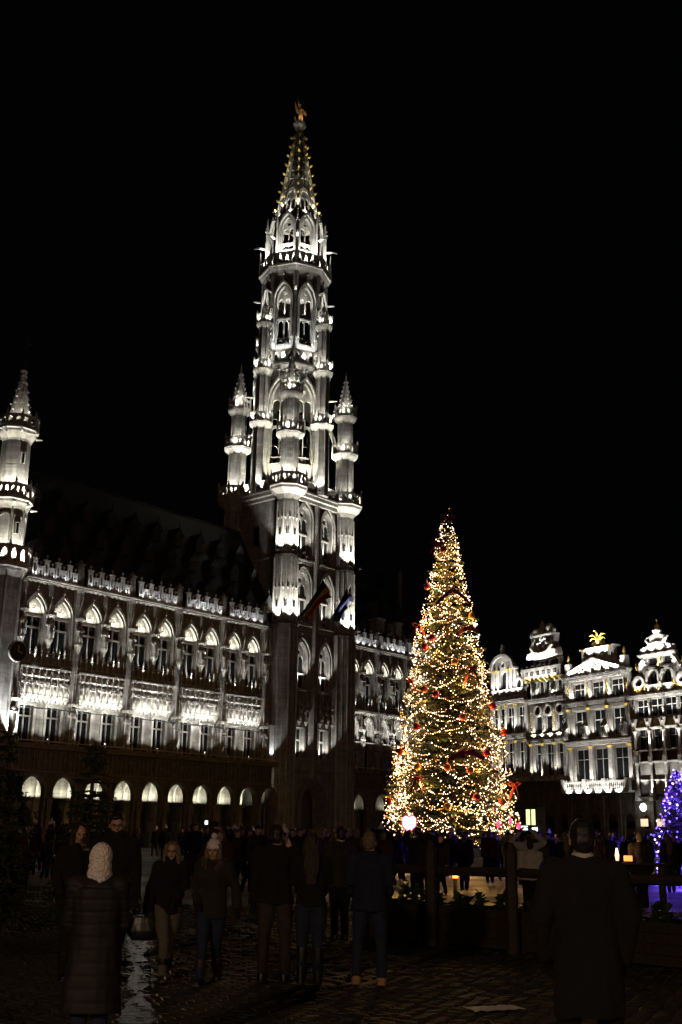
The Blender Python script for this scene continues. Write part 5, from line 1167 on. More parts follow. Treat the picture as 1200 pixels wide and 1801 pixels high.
def conifer(th, H, prof, z0, dz, spray, seed=1, dens=1.0, m='needles', droop=.22):
    random.seed(seed)
    def R(z):
        for (za, ra), (zb_, rb) in zip(prof, prof[1:]):
            if za <= z <= zb_: return ra+(rb-ra)*(z-za)/(zb_-za)
        return prof[-1][1]
    b = MB(); br = MB(); z = z0
    while z < H-.15:
        r = R(z); n = max(5, int(2*pi*r/(spray*2.1)*dens)); a0 = random.random()*6
        for k in range(n):
            a = a0+2*pi*k/n+random.uniform(-.2, .2); L = r*random.uniform(.74, 1.12)*(1+.10*sin(a*3+z*1.7)*sin(z*2.3)); ca, sa = cos(a), sin(a)
            zz = z+random.uniform(-.4, .4)*dz
            def P(t): return Vector((ca*L*t, sa*L*t, zz + L*(.12*t - droop*1.6*t*t + droop*.9*t**4)))
            br.tube([P(.0), P(.5), P(.97)], [.02+.012*L, .012+.004*L, .005], 3)
            t = .25
            step = spray*.42/max(L, .2)
            while t < 1.0:
                p = P(t); w_ = spray*(1.25-.6*t)*random.uniform(.7, 1.2); side = Vector((-sa, ca, 0)); fw = Vector((ca, sa, 0))
                for s_ in (-1, 1):
                    d = (side*s_*random.uniform(.6, 1.0)+fw*random.uniform(.4, .9)+Vector((0, 0, random.uniform(-.45, .15)))).normalized()
                    up = Vector((0, 0, 1)).cross(d).normalized()*w_*.2; q = p+d*w_; mdl = p+d*w_*.5
                    b.add([p, mdl+up+Vector((0, 0, .02)), q, mdl-up], [(0, 1, 2, 3)])
                    if random.random() < .5:
                        dn = d*.5+Vector((0, 0, -.8)); b.add([mdl, mdl+dn*w_*.3+up*.7, mdl+dn*w_*.6, mdl+dn*w_*.3-up*.7], [(0, 1, 2, 3)])
                t += step*random.uniform(.8, 1.2)
        z += dz*random.uniform(.8, 1.2)
    b.build('foliage', m, th)['kind'] = 'stuff'
    br.build('branches', 'bark', th)['kind'] = 'stuff'
    tr = MB(); tr.frus(0, 0, 0, H*.98, .03+H*.013, .02, 8); tr.build('trunk', 'bark', th)
    return R
def lights_stuff(mb, name, m, th): o = mb.build(name, m, th); o['kind'] = 'stuff'; return o

TX, TY = 6.1, 60.0
xt = thing('christmas_tree', 'huge Christmas tree wrapped in warm white lights in the middle of the square', 'Christmas tree', (TX, TY, 0))
prof = [(0, 2.6), (1.2, 3.1), (2.0, 3.55), (4.1, 3.25), (6.5, 2.9), (9.6, 2.3), (11.1, 1.98), (12.7, 1.68), (14.4, 1.27), (16, .9), (17.7, .62), (18.8, .33), (19.3, .1), (20, .05)]
RX = conifer(xt, 19.4, prof, 1.5, .42, .34, 5, 1.0)
sl = thing('string_lights', 'warm white fairy light strings draped in loops all over the big Christmas tree', 'string lights', (TX, TY, 0))
random.seed(21)
bw, bb_, ba = MB(), MB(), MB(); wire = MB()
def bulb(p, k=1.0):
    r = random.random(); s_ = random.uniform(.018, .038)*k
    (bb_ if r < .22 else ba if r > .74 else bw).oct(p, s_)
z = 1.9
while z < 19.0:
    r0 = RX(z); circ_ = 2*pi*r0; nsw = max(3, int(circ_/random.uniform(1.2, 2.4))); a = random.random()*6; tilt = random.uniform(-.5, .5)
    for k in range(nsw):
        da = 2*pi/nsw*random.uniform(.8, 1.3); sag = random.uniform(.05, .8); pts = []; rk = random.uniform(.83, 1.01)
        nb = max(6, int(da*r0/.12))
        dz_ = random.uniform(-.9, .9)
        if random.random() < .9:
            for i in range(nb+1):
                t = i/nb; aa = a+da*t; zz = z+tilt*sin(a)*.4-sag*4*t*(1-t)+dz_*t+random.uniform(-.03, .03)
                rr = RX(max(zz, 1.2))*random.uniform(.985, 1.02)*rk*(.97+.07*sin(aa*9+z*3)); p = (rr*cos(aa), rr*sin(aa), zz); pts.append(p)
                if random.random() < .9: bulb(p)
            wire.tube(pts, .008, 3)
        a += da
    z += random.uniform(.28, .52)
for i in range(650):
    zz = 1.6+17*(random.random()**1.35); aa = random.random()*2*pi; rr = RX(zz)*random.uniform(.7, 1.05); bulb((rr*cos(aa), rr*sin(aa), zz), .9)
for cx in range(26):   # clumps where strings bunch up
    zz = 1.8+14*random.random()**1.5; aa = random.random()*2*pi
    for i in range(26): 
        z2 = zz+random.gauss(0, .3); rr = RX(max(1.3, z2))*random.uniform(.9, 1.05); a2 = aa+random.gauss(0, .14); bulb((rr*cos(a2), rr*sin(a2), z2), 1.1)
for i in range(60):
    bulb((-.35+random.gauss(0, .16), -3.3+random.uniform(-.2, .2), 1.95-random.random()*1.15), 1.2)
bulb((.15, 0, 19.6), .8)
lights_stuff(bw, 'bulbs', 'bulb_warm', sl); lights_stuff(bb_, 'bulbs', 'bulb_bright', sl); lights_stuff(ba, 'bulbs', 'bulb_amber', sl); lights_stuff(wire, 'wire', 'wire', sl)
for i in range(46):
    zz = 2.0+15.5*(i/46)**1.1; aa = i*2.399; rr = max(.1, RX(zz)-.3)
    lamp(sl, (rr*cos(aa), rr*sin(aa), zz), K_TREE*(.2+RX(zz)/3.5), kind='POINT', size=.25, col=(1.0, .50, .12))
# ornaments: (x, z) on the side of the tree facing the square
def surf(x, z, out=.12):
    r = RX(z)+out; x = max(-r*.97, min(r*.97, x)); return (x, -math.sqrt(max(r*r-x*x, .02)), z)
BN = {(-.28, 16.94): 'red', (-1.44, 11.31): 'red', (-1.03, 11.79): 'red', (-.95, 8.64): 'red', (2.16, 8.17): 'red', (.4, 7.43): 'orange', (-1.93, 4.88): 'gold', (-1.93, 6.94): 'red', (.7, 4.72): 'orange', (-.46, 4.85): 'orange', (.99, 3.39): 'red', (3.22, 6.87): 'red', (-3.3, 3.17): 'red', (-2.76, 5.71): 'red', (1.64, 5.63): 'red', (-1.5, 8.95): 'orange', (-1.2, 14.9): 'red', (1.2, 13.1): 'gold', (.1, 10.4): 'gold', (-.5, 2.9): 'gold', (2.4, 3.2): 'orange'}
BL = {}
WH = ['topmost', 'high', 'upper', 'middle', 'lower', 'lowest']
for (x, z), c in BN.items():
    if c not in BL:
        q = MB(); q.ell((0, 0, 0), .2, 14, 9); me = q.mesh('ball', 'ball_'+c, True); q = MB(); q.frus(0, 0, .18, .26, .05, .05, 8); q.tube([(0, 0, .26), (0, 0, .36), (0, .06, .42)], .012, 4); BL[c] = (me, q.mesh('cap', 'gold'))
    hgt = ('near the top of' if z > 14 else 'in the upper half of' if z > 10 else 'halfway up' if z > 7.6 else 'in the lower half of' if z > 4 else 'low on')
    side = 'left side' if x < -1.2 else 'right side' if x > 1.2 else 'middle'
    o = thing('bauble', '%s Christmas bauble hanging %s the big tree, %s' % (c if c != 'gold' else 'golden', hgt, side), 'bauble', Vector((TX, TY, 0))+Vector(surf(x, z)), 0, 'baubles on the Christmas tree')
    put('ball', BL[c][0], o); put('cap', BL[c][1], o)
def ribbon_bow(x, z, w_, ang, lab):
    o = thing('ribbon_bow', lab, 'ribbon', Vector((TX, TY, 0))+Vector(surf(x, z, .2)), 0, 'red ribbons on the Christmas tree')
    for s_ in (-1, 1):
        b = MB(); pts = []; N = 8
        for i in range(N+1):
            t = i/N; pts.append(Vector((s_*w_*t*cos(ang)*(1), -.12*sin(t*5), -w_*abs(t)*sin(ang)*1.0 + s_*w_*t*.1 - .25*t*t*w_)))
        vs = []
        for p in pts: vs += [p+Vector((0, 0, .13)), p-Vector((0, .05, .13)), p+Vector((0, .03, .13)), p-Vector((0, .02, .13))]
        fs = []
        for i in range(N): k = i*4; fs += [(k, k+1, k+5, k+4), (k+2, k+6, k+7, k+3), (k, k+4, k+6, k+2), (k+1, k+3, k+7, k+5)]
        b.add(vs, fs+[(0, 2, 3, 1), (N*4, N*4+1, N*4+3, N*4+2)]); b.build('ribbon_tail', 'red_ribbon', o)
        b = MB(); b.tube([(0, 0, 0), (s_*.18, -.06, .15), (s_*.34, 0, .1), (s_*.2, .04, -.03), (0, 0, 0)], .05, 5, (1, 1)); b.build('ribbon_loop', 'red_ribbon', o)
    b = MB(); b.ell((0, -.05, 0), .09, 8, 5); b.build('knot', 'red_ribbon', o)
for x, z, w_, a, l in ((.11, 14.45, 1.0, .45, 'wide red ribbon bow spread across the upper part of the big tree'), (-1.75, 12.6, .6, .8, 'red ribbon bow at the left edge of the big tree, upper half'), (.89, 12.3, .6, .2, 'dark red ribbon bow right of centre in the upper half of the big tree'), (1.0, 10.1, .8, 1.0, 'long red ribbon slanting right of centre halfway up the big tree'), (-2.2, 9.5, .5, 1.0, 'red ribbon at the left edge halfway up the big tree'), (.47, 5.6, 1.0, .15, 'wide red ribbon bow across the lower centre of the big tree'), (-2.0, 4.3, .6, 1.0, 'red ribbon below the golden bauble, lower left of the big tree'), (3.3, 4.1, .6, 1.1, 'orange red ribbon at the right edge low on the big tree'), (.1, 18.9, .3, .6, 'small red ribbon at the very tip of the big tree'), (-.6, 17.3, .5, .5, 'dark red ribbon bow just below the tip of the big tree')): ribbon_bow(x, z, w_, a, l)

bt = thing('led_tree', 'small conifer strung with blue and violet lights at the right edge', 'tree', (13.75, 45, 0))
RB = conifer(bt, 4.3, [(0, .9), (.5, 1.15), (1.5, 1.05), (3, .6), (4.2, .1), (5, .05)], .3, .2, .2, 8, .8, 'needles_blue')
sb = thing('string_lights', 'blue and violet light strings wound round the small conifer at the right edge', 'string lights', (13.75, 45, 0))
random.seed(5); b1, b2 = MB(), MB(); a = 0; wi = []
for i in range(170):
    zz = .15+4.0*(i/170)**.9; a += .42; rr = RB(zz)*random.uniform(.85, 1.08); p = (rr*cos(a), rr*sin(a), zz+.12*sin(a*2.3)); (b1 if random.random() < .7 else b2).oct(p, random.uniform(.03, .05)); wi.append(p)
for i in range(25):
    zz = .1+3*random.random(); aa = random.random()*6.3; rr = RB(zz)*.9; b1.oct((rr*cos(aa), rr*sin(aa), zz), .04)
lights_stuff(b1, 'bulbs', 'bulb_blue', sb); lights_stuff(b2, 'bulbs', 'bulb_violet', sb); w2 = MB(); w2.tube(wi, .008, 3); lights_stuff(w2, 'wire', 'wire', sb)
for i in range(7): zz = .5+.5*i; lamp(sb, (1.05*RB(zz)*cos(i*2.4-2), 1.05*RB(zz)*sin(i*2.4-2), zz), K_BLUE, kind='POINT', size=.1, col=(.13, .06, 1.0))

for (x, y, H_, sd_, lab) in ((-5.35, 18, 3.25, 31, 'dark bushy spruce at the left edge of the square, below the corner turret'), (-3.98, 18.2, 3.05, 33, 'dark spruce with greyish tips standing behind the woman reading her phone')):
    o = thing('spruce', lab, 'tree', (x, y, 0), 0, 'spruces at the left of the square')
    conifer(o, H_, [(0, .6), (.6, .72), (1.5, .56), (2.3, .34), (3.1, .06), (4, .03)], .35, .15, .15, sd_, .9, 'needles')
    b = MB(); b.frus(0, 0, 0, .3, .2, .24, 10); b.build('tub', 'wood_dark', o)

# ================================================================== ENCLOSURE: posts, rails and planters in front
A0 = Vector((0.5, 18.72, 0)); A1 = Vector((6.9, 12.45, 0)); AD = (A1-A0).normalized(); AA = math.atan2(AD.y, AD.x); AN = Vector((-AD.y, AD.x, 0))
fe = thing('wooden_fence', 'dark timber fence of round topped posts and one thick rail around the planters', 'fence', A0, AA)
pm_ = MB(); pm_.frus(0, 0, 0, 1.38, .095, .09, 10); pm_.frus(0, 0, 1.38, 1.52, .09, .035, 10); pm_ = pm_.mesh('post', 'wood_dark', False)
for s_ in (.02, 1.48, 2.99, 4.42, 5.9, 7.4, 8.85): put('post', pm_, fe, (s_, -.12, 0))
for a, c in ((.0, 2.95), (3.03, 5.86), (5.94, 8.9)):
    b = MB(); b.tube([(a, .03, 1.1), ((a+c)/2, .04, 1.075), (c, .03, 1.1)], .068, 8); b.build('rail', 'wood_dark', fe)
mat('planter_wood', (0.03, 0.021, 0.014), .8, .4, 5, .5, 18)
mat('soil', (.03, .022, .015), .95, .3, 9, .8, 20)
mat('leaf', (.05, .09, .03), .6, col2=(.02, .045, .015), vscale=9); mat('pale_leaf', (.62, .60, .45), .7, col2=(.25, .27, .15), vscale=9); mat('yellow_leaf', (.22, .24, .05), .6)
random.seed(77)
plk = MB().box(-.74, .74, -.015, .015, 0, .125).mesh('plank', 'planter_wood')
for k in range(6):
    c = .72+1.53*k
    o = thing('planter_box', ['timber planter box with pale ornamental cabbages, nearest the couple', 'timber planter box between the first two fence posts right of the couple', 'timber planter box right of the second fence post, half behind the man in black', 'timber planter box hidden behind the man in black', 'timber planter box with yellowish plants right of the man in black', 'timber planter box cut by the right edge of the picture'][k], 'planter', A0+AD*c+AN*.42, AA, 'planter boxes along the fence')
    for j in range(4):
        put('plank', plk, o, (0, -.36, .03+.135*j)); put('plank', plk, o, (0, .36, .03+.135*j))
    b = MB(); b.box(-.76, -.7, -.38, .38, 0, .57); b.build('end_board', 'planter_wood', o); b = MB(); b.box(.7, .76, -.38, .38, 0, .57); b.build('end_board', 'planter_wood', o)
    b = MB(); b.box(-.7, .7, -.34, .34, .1, .5); b.build('soil', 'soil', o)
    for j in range(6):
        px, py = -.6+.24*j+random.uniform(-.05, .05), random.uniform(-.2, .1); b = MB(); hh_ = random.uniform(.18, .36)
        kind = 'pale_leaf' if (k == 0 and j in (1, 4)) else 'yellow_leaf' if (k == 4 and j in (1, 2)) else 'leaf'
        for q in range(34):
            a = random.random()*6.28; L = random.uniform(.08, .19); el = random.uniform(.1, 1.2); d = Vector((cos(a)*cos(el), sin(a)*cos(el), sin(el)))
            p = Vector((px, py, .5+hh_*random.random()*.8)); sd2 = d.cross(Vector((0, 0, 1))).normalized()*L*.33
            b.add([p, p+d*L*.5+sd2+Vector((0, 0, .02)), p+d*L+Vector((0, 0, -.02)), p+d*L*.5-sd2+Vector((0, 0, .02))], [(0, 1, 2, 3)])
        b.build('plant', kind, o)
# shed tables of wet boards behind the fence
pt = thing('paper_sheet', 'crumpled white sheet of paper lying on the wet cobbles', 'paper', (1.56, 11.45, .0), .35)
mat('paper', (.78, .76, .72), .8, .15, 12)
b = MB(); N = 9; vs = []
for i in range(N+1):
    for j in range(6):
        vs.append((-.27+.54*i/N+.02*sin(j*2.), -.14+.27*j/5+.015*cos(i*1.7), .012+.014*abs(sin(i*1.3+j*.9))+.012*noise.noise((i*.7, j*.9, 2.))))
fs = [(i*6+j, (i+1)*6+j, (i+1)*6+j+1, i*6+j+1) for i in range(N) for j in range(5)]; n_ = len(vs)
b.add(vs+[(p[0], p[1], p[2]-.003) for p in vs], fs+[tuple(q+n_ for q in f_[::-1]) for f_ in fs]); b.build('sheet', 'paper', pt)

# ================================================================== PEOPLE
mat('skin', (.40, .235, .165), .55, .12, 14); mat('hair_brown', (.03, .018, .011), .6, .4, 20, .6, 60); mat('hair_dark', (.014, .011, .01), .5, .3, 20); mat('hair_blond', (.17, .125, .07), .55, .4, 25, .6, 60); mat('hair_auburn', (.035, .021, .012), .5, .4, 20, .5, 60)
mat('black_cloth', (.0045, .0045, .0055), .95, .3, 20, .3, 60); mat('black_puffer', (.007, .0065, .007), .7, .3, 8); mat('navy_cloth', (.006, .009, .030), .85, .3, 14, .3, 50); mat('denim', (.014, .023, .052), .9, .4, 10, .3, 90); mat('beige_trousers', (.035, .027, .018), .9, .3, 10); mat('pale_trousers', (.10, .09, .065), .9, .25, 10); mat('parka_green', (.018, .017, .013), .9, .35, 12, .3, 50); mat('brown_jacket', (.025, .018, .012), .9, .3, 12); mat('white_knit', (.88, .80, .76), .95, .2, 40, .8, 70); mat('cream', (.45, .42, .36), .9, .2, 20); mat('tan_shoe', (.32, .19, .08), .7, .2, 20); mat('brown_boot', (.03, .014, .008), .5); mat('black_boot', (.01, .01, .01), .35); mat('fur', (.10, .085, .06), 1, .5, 40, 1, 60); mat('grey_cloth', (.03, .03, .03), .9, .3, 12); mat('red_cloth', (.04, .006, .006), .9); mat('white_cloth', (.3, .3, .3), .9); mat('screen', (.5, .6, .8), .3, emit=(.75, .88, 1.0), estr=2.2); mat('phone_case', (.02, .02, .02), .4); mat('lens_glass', (.02, .02, .02), .1)
TS = bpy.data.scenes.new('workshop')
def remesh(mb, name, m, voxel, disp=0.0, dscale=6.0, parent=None, smooth=4, axis=None, quilt=0):
    me = bpy.data.meshes.new(name); me.from_pydata(mb.v, [], mb.f); me.update()
    o = bpy.data.objects.new(name, me); TS.collection.objects.link(o)
    md = o.modifiers.new('r', 'REMESH'); md.mode = 'VOXEL'; md.voxel_size = voxel; md.use_smooth_shade = True
    if smooth: s_ = o.modifiers.new('s', 'SMOOTH'); s_.iterations = smooth; s_.factor = .5
    TS.view_layers[0].update(); dg = TS.view_layers[0].depsgraph; nm = bpy.data.meshes.new_from_object(o.evaluated_get(dg))
    bpy.data.objects.remove(o); bpy.data.meshes.remove(me); nm.name = name
    if disp or quilt:
        nm.update()
        nn_ = [x.vector.copy() for x in nm.vertex_normals]; cc_ = [v.co.copy() for v in nm.vertices]; flat_ = []
        for p, nrm in zip(cc_, nn_):
            k = 0
            if disp: k += disp*(noise.noise((p.x*dscale, p.y*dscale, p.z*dscale*.45))*1.2+.5*noise.noise((p.x*dscale*2.3, p.y*dscale*2.3+3, p.z*dscale*1.4)))
            if quilt: k += -.010*max(0, 1-abs(((p.z/quilt) % 1)-.5)*9)
            flat_ += (p+nrm*k)[:]
        nm.vertices.foreach_set('co', flat_)
    nm.materials.clear(); nm.materials.append(MAT[m])
    for p in nm.polygons: p.use_smooth = True
    ob = bpy.data.objects.new(name, nm); COL.objects.link(ob)
    if parent is not None: ob.parent = parent
    return ob
def hand_geo(b, wr, d, side, curl=.5, s_=1.0):
    """palm, four bent fingers of unequal length and a thumb; d = direction of the hand"""
    d = Vector(d).normalized(); up = Vector((0, 0, 1)) if abs(d.z) < .8 else Vector((0, -1, 0))
    x = d.cross(up).normalized()*side; y = x.cross(d).normalized(); wr = Vector(wr)
    pc = wr+d*.045*s_
    b.tube([wr, pc, pc+d*.045*s_], [.026*s_, .036*s_, .036*s_], 8, (1, .45))
    for i, ln in enumerate((.072, .082, .076, .06)):
        o_ = pc+d*.045*s_+x*(-.027+.018*i)*s_
        p1 = o_+d*ln*.5*s_; dd = (d*(1-curl)-y*curl*side).normalized(); p2 = p1+dd*ln*.3*s_; p3 = p2+(dd-y*side*curl*.6).normalized()*ln*.25*s_
        b.tube([o_, p1, p2, p3], [.0095*s_, .009*s_, .008*s_, .006*s_], 6)
    t0 = wr+d*.02*s_-x*.025*s_; b.tube([t0, t0-x*.025*s_+d*.03*s_, t0-x*.028*s_+d*.062*s_-y*.01*side], [.013*s_, .011*s_, .008*s_], 6)
def person(label, loc, rz, H=1.7, coat=None, hem=.48, cw=1.0, trousers='denim', boots=None, boot_h=.09, hair=None, hair_style='short', hat=None, armL=None, armR=None, stride=0.0, lean=0.0, vox=.009, group=None, look=(0, 0), collar=None, quilt=0, sex='m', skirt=0.0, crowd=False, feet=.085, sm='skin', glove=(1, 1)):
    """local frame: the person faces -Y, height H, feet at z=0"""
    th = thing('person', label, 'person', loc, rz, group)
    k = H/1.7; sw = (.19 if sex == 'm' else .168)*k
    hipz, kneez, shz, nkz, hdz = .89*k, .47*k, 1.40*k, 1.49*k, 1.595*k
    ly = lean
    def pt(x, y, z): return Vector((x*k, (y - ly*(z-.9)*1.0 if z > .9 else y)*k, z*k))
    fx = feet
    ft = [pt(-fx, -stride*.30, .0), pt(fx, stride*.30, .0)]   # left is -x ... (viewer's)
    kn = [pt(-fx*.95, -stride*.22-.02, .47), pt(fx*.95, stride*.06-.03, .47)]
    hp = [pt(-.095, 0, .89), pt(.095, 0, .89)]
    aL = armL or [(-.24, .02, 1.14), (-.25, -.06, .90)]; aR = armR or [(.24, .02, 1.14), (.25, -.06, .90)]
    sh = [pt(-sw/k, 0, 1.40), pt(sw/k, 0, 1.40)]; el = [pt(*aL[0]), pt(*aR[0])]; wr = [pt(*aL[1]), pt(*aR[1])]
    hc = pt(look[0]*.02, look[1]*.03-.012, 1.60)
    # --- body: one continuous figure
    b = MB()
    T = [(0, 0, .86, .165, .72), (0, 0, .98, .155, .72), (0, .0, 1.1, .14, .75), (0, -.01, 1.24, .165, .72), (0, .0, 1.37, .17, .62), (0, .0, 1.44, .10, .8), (0, .005, 1.50, .056, 1)]
    b.tube([pt(*q[:3]) for q in T], [q[3]*k*(1 if sex == 'm' else .92) for q in T], 14, (1, .7))
    b.tube([pt(0, .005, 1.42), pt(0, -.005, 1.56)], .058*k, 10)
    for i, s_ in ((0, -1), (1, 1)):
        b.tube([sh[i]*1.0, el[i], wr[i] - (wr[i]-el[i]).normalized()*(.06 if glove[i] and not crowd else 0)], [.058*k, .044*k, .028*k], 8); b.ell(sh[i], .062*k, 8, 6)
        if not crowd and not glove[i]: hand_geo(b, wr[i], wr[i]-el[i], s_, .45, k)
        elif crowd: b.ell(wr[i]+(wr[i]-el[i]).normalized()*.07*k, (.035*k, .03*k, .07*k), 6, 4)
        b.tube([hp[i], (hp[i]+kn[i])/2, kn[i], (kn[i]+ft[i])/2+Vector((0, .02, 0)), ft[i]+Vector((0, .0, .07*k))], [.092*k, .08*k, .056*k, .055*k, .038*k], 10)
        b.tube([ft[i]+Vector((0, .05*k, .035*k)), ft[i]+Vector((0, -.08*k, .035*k)), ft[i]+Vector((0, -.17*k, .025*k))], [.036*k, .042*k, .03*k], 8, (1, .7))
    # head: skull, jaw, nose, brow, lips, ears, in the direction of the gaze
    Q = Matrix.Translation(hc) @ Matrix.Rotation(-look[0]*.5, 4, 'Z') @ Matrix.Rotation(look[1]*.5, 4, 'X')
    hb = MB(); hb.ell((0, .012*k, .03*k), (.076*k, .096*k, .098*k), 14, 10); hb.ell((0, -.03*k, -.045*k), (.056*k, .062*k, .068*k), 12, 8); hb.ell((0, -.068*k, -.085*k), (.024*k, .022*k, .02*k), 8, 6)
    hb.tube([(0, -.082*k, .03*k), (0, -.112*k, -.018*k)], [.009*k, .016*k], 6); hb.ell((0, -.1*k, -.022*k), (.018*k, .014*k, .01*k), 8, 5)
    for s_ in (-1, 1): hb.ell((s_*.03*k, -.078*k, .036*k), (.024*k, .012*k, .008*k), 8, 4); hb.ell((s_*.045*k, -.07*k, -.015*k), (.02*k, .018*k, .018*k), 8, 5); hb.ell((s_*.078*k, .01*k, -.005*k), (.01*k, .02*k, .032*k), 6, 5)
    hb.ell((0, -.088*k, -.052*k), (.024*k, .01*k, .008*k), 8, 5)
    b.join(hb, Q)
    remesh(b, 'body', sm, vox if not crowd else .022, parent=th, smooth=3 if not crowd else 2)
    if not crowd:
        e = MB()
        for s_ in (-1, 1): e.ell(Q @ Vector((s_*.03*k, -.083*k, .018*k)), (.014*k, .008*k, .007*k), 8, 5)
        e.build('eyes', 'hair_dark', th, smooth=True); e = MB(); e.tube([Q @ Vector((-.022*k, -.092*k, -.05*k)), Q @ Vector((0, -.1*k, -.052*k)), Q @ Vector((.022*k, -.092*k, -.05*k))], .004, 5); e.build('mouth', 'red_cloth', th)
    if not crowd:
        for i, s_ in ((0, -1), (1, 1)):
            if glove[i]: gb = MB(); gb.tube([wr[i]-(wr[i]-el[i]).normalized()*.06, wr[i]+(wr[i]-el[i]).normalized()*.03], [.043*k, .04*k], 8); hand_geo(gb, wr[i]-(wr[i]-el[i]).normalized()*.012, wr[i]-el[i], s_, .45, k*1.12); remesh(gb, 'glove', 'black_cloth', vox*.7, parent=th, smooth=1)
    # --- trousers
    cv = vox*1.5 if not crowd else .028
    b = MB()
    for i in (0, 1):
        b.tube([hp[i]+Vector((0, 0, .02)), (hp[i]+kn[i])/2, kn[i], (kn[i]+ft[i])/2+Vector((0, .02, 0)), ft[i]+Vector((0, .01, .06*k))], [.108*k, .094*k, .07*k, .066*k, .058*k], 12)
    b.tube([pt(0, 0, .84), pt(0, 0, 1.02)], [.16*k, .155*k], 14, (1, .72)); remesh(b, 'trousers', trousers, cv, .006, 9, th, 2)
    if boots:
        for i in (0, 1):
            b = MB(); b.tube([ft[i]+Vector((0, .065*k, .045*k)), ft[i]+Vector((0, -.08*k, .045*k)), ft[i]+Vector((0, -.19*k, .035*k))], [.045*k, .052*k, .036*k], 10, (1, .8)); b.tube([ft[i]+Vector((0, .02, .03)), ft[i]+(kn[i]-ft[i])*(boot_h/.47*.5)+Vector((0, .02, 0)), ft[i]+(kn[i]-ft[i])*(boot_h/.47)+Vector((0, .012, 0))], [.058*k, .06*k, .075*k if boot_h > .2 else .06*k], 10)
            b.box(ft[i].x-.045*k, ft[i].x+.045*k, ft[i].y-.2*k, ft[i].y+.09*k, 0.0, .022)
            remesh(b, 'boot', boots, cv*.85, .002, 12, th, 1)
    # --- coat: torso, sleeves, hem
    if coat:
        b = MB(); g = cw
        C = [(0, 0, hem*1.7, .185+skirt), (0, 0, (hem*1.7+1.0)/2, .175+skirt*.5), (0, 0, 1.02, .165), (0, 0, 1.14, .165), (0, -.01, 1.28, .19), (0, 0, 1.38, .185), (0, 0, 1.46, .115), (0, .0, 1.505, .085)]
        b.tube([pt(*q[:3]) for q in C], [q[3]*g*k for q in C], 18, (1.06, .74))
        for i in (0, 1):
            d = (wr[i]-el[i]).normalized(); b.tube([sh[i]*.0+Vector((sh[i].x*.75, sh[i].y, sh[i].z-.01)), sh[i], (sh[i]+el[i])/2, el[i], (el[i]+wr[i])/2, wr[i]+d*.045], [.085*g*k, .088*g*k, .074*g*k, .066*g*k, .06*g*k, .052*g*k], 12)
        for i in (0, 1): b.ell(sh[i]+Vector((0, 0, .0)), (.092*g*k, .09*g*k, .085*g*k), 10, 8)
        if collar == 'stand': b.tube([pt(0, .01, 1.45), pt(0, .01, 1.55)], [.1*k, .098*k], 14)
        remesh(b, 'coat', coat, cv, .017 if not quilt else .010, 7, th, 2, quilt=quilt)
    if collar == 'hood':
        b = MB()
        for i in range(9): a = pi*.0+pi*i/8; b.ell(pt(.13*cos(a), .02+.1*sin(a), 1.50-.04*(1-sin(a))), (.06*k, .055*k, .055*k), 8, 6)
        for s_ in (-1, 1): b.ell(pt(s_*.10, -.06, 1.44), (.05*k, .05*k, .07*k), 8, 6); b.ell(pt(s_*.07, -.11, 1.37), (.04*k, .04*k, .07*k), 8, 6)
        remesh(b, 'fur_collar', 'fur', cv*.8, .018, 26, th, 0)
    if collar == 'scarf':
        b = MB(); b.tube([pt(0, .01, 1.44), pt(0, .012, 1.50), pt(0, .012, 1.555)], [.095*k, .108*k, .085*k], 14); b.tube([pt(-.03, .09, 1.44), pt(.0, .1, 1.50)], .04*k, 8); remesh(b, 'scarf', 'white_knit', cv*.8, .005, 26, th, 1)
    if collar == 'shirt':
        b = MB(); b.tube([pt(0, .0, 1.475), pt(0, .0, 1.53)], [.078*k, .07*k], 14); remesh(b, 'shirt_collar', 'cream', cv*.7, .0, 22, th, 1)
    # --- hair
    if hair:
        b = MB(); Qh = Q
        def hl_(x, y, z, r): 
            c_ = Qh @ Vector((x*k, y*k, z*k)); b.ell(c_, tuple(q*k for q in r), 12, 8)
        hl_(0, .026, .05, (.086, .095, .09)); hl_(0, .05, .0, (.078, .07, .085))
        if hair_style == 'short': hl_(0, -.045, .105, (.06, .045, .03)); hl_(-.02, -.06, .098, (.05, .035, .022))
        if hair_style in ('long', 'bob'):
            L = 1.33 if hair_style == 'bob' else 1.14
            for s_ in (-1, 1): b.tube([Qh @ Vector((s_*.06*k, -.03*k, .09*k)), Qh @ Vector((s_*.086*k, -.02*k, .0)), Qh @ Vector((s_*.088*k, -.015*k, -.09*k)), pt(s_*.095, -.045, max(L+.06, 1.40))], [.03*k, .034*k, .036*k, .022*k], 8)
            b.tube([Qh @ Vector((0, .06*k, .06*k)), Qh @ Vector((0, .085*k, -.05*k)), pt(0, .12, 1.46), pt(0, .135, 1.3 if hair_style == 'long' else 1.42), pt(0, .13, L)], [.07*k, .085*k, .09*k, .088*k, .05*k], 12, (1.15, .55))
        remesh(b, 'hair', hair, cv*.75, .009, 30 if hair_style != 'short' else 22, th, 1)
    if hat == 'beanie':
        b = MB(); b.ell(Q @ Vector((0, .015*k, .075*k)), (.094*k, .106*k, .088*k), 14, 10); b.tube([Q @ Vector((0, .012*k, .035*k)), Q @ Vector((0, .012*k, .075*k))], [.1*k, .1*k], 16, (1, 1.08)); remesh(b, 'hat', 'white_knit', cv*.7, .004, 40, th, 1, quilt=0)
        b = MB(); b.ell(Q @ Vector((0, .02*k, .185*k)), .04*k, 10, 8); remesh(b, 'pompom', 'white_knit', cv*.6, .01, 60, th, 0)
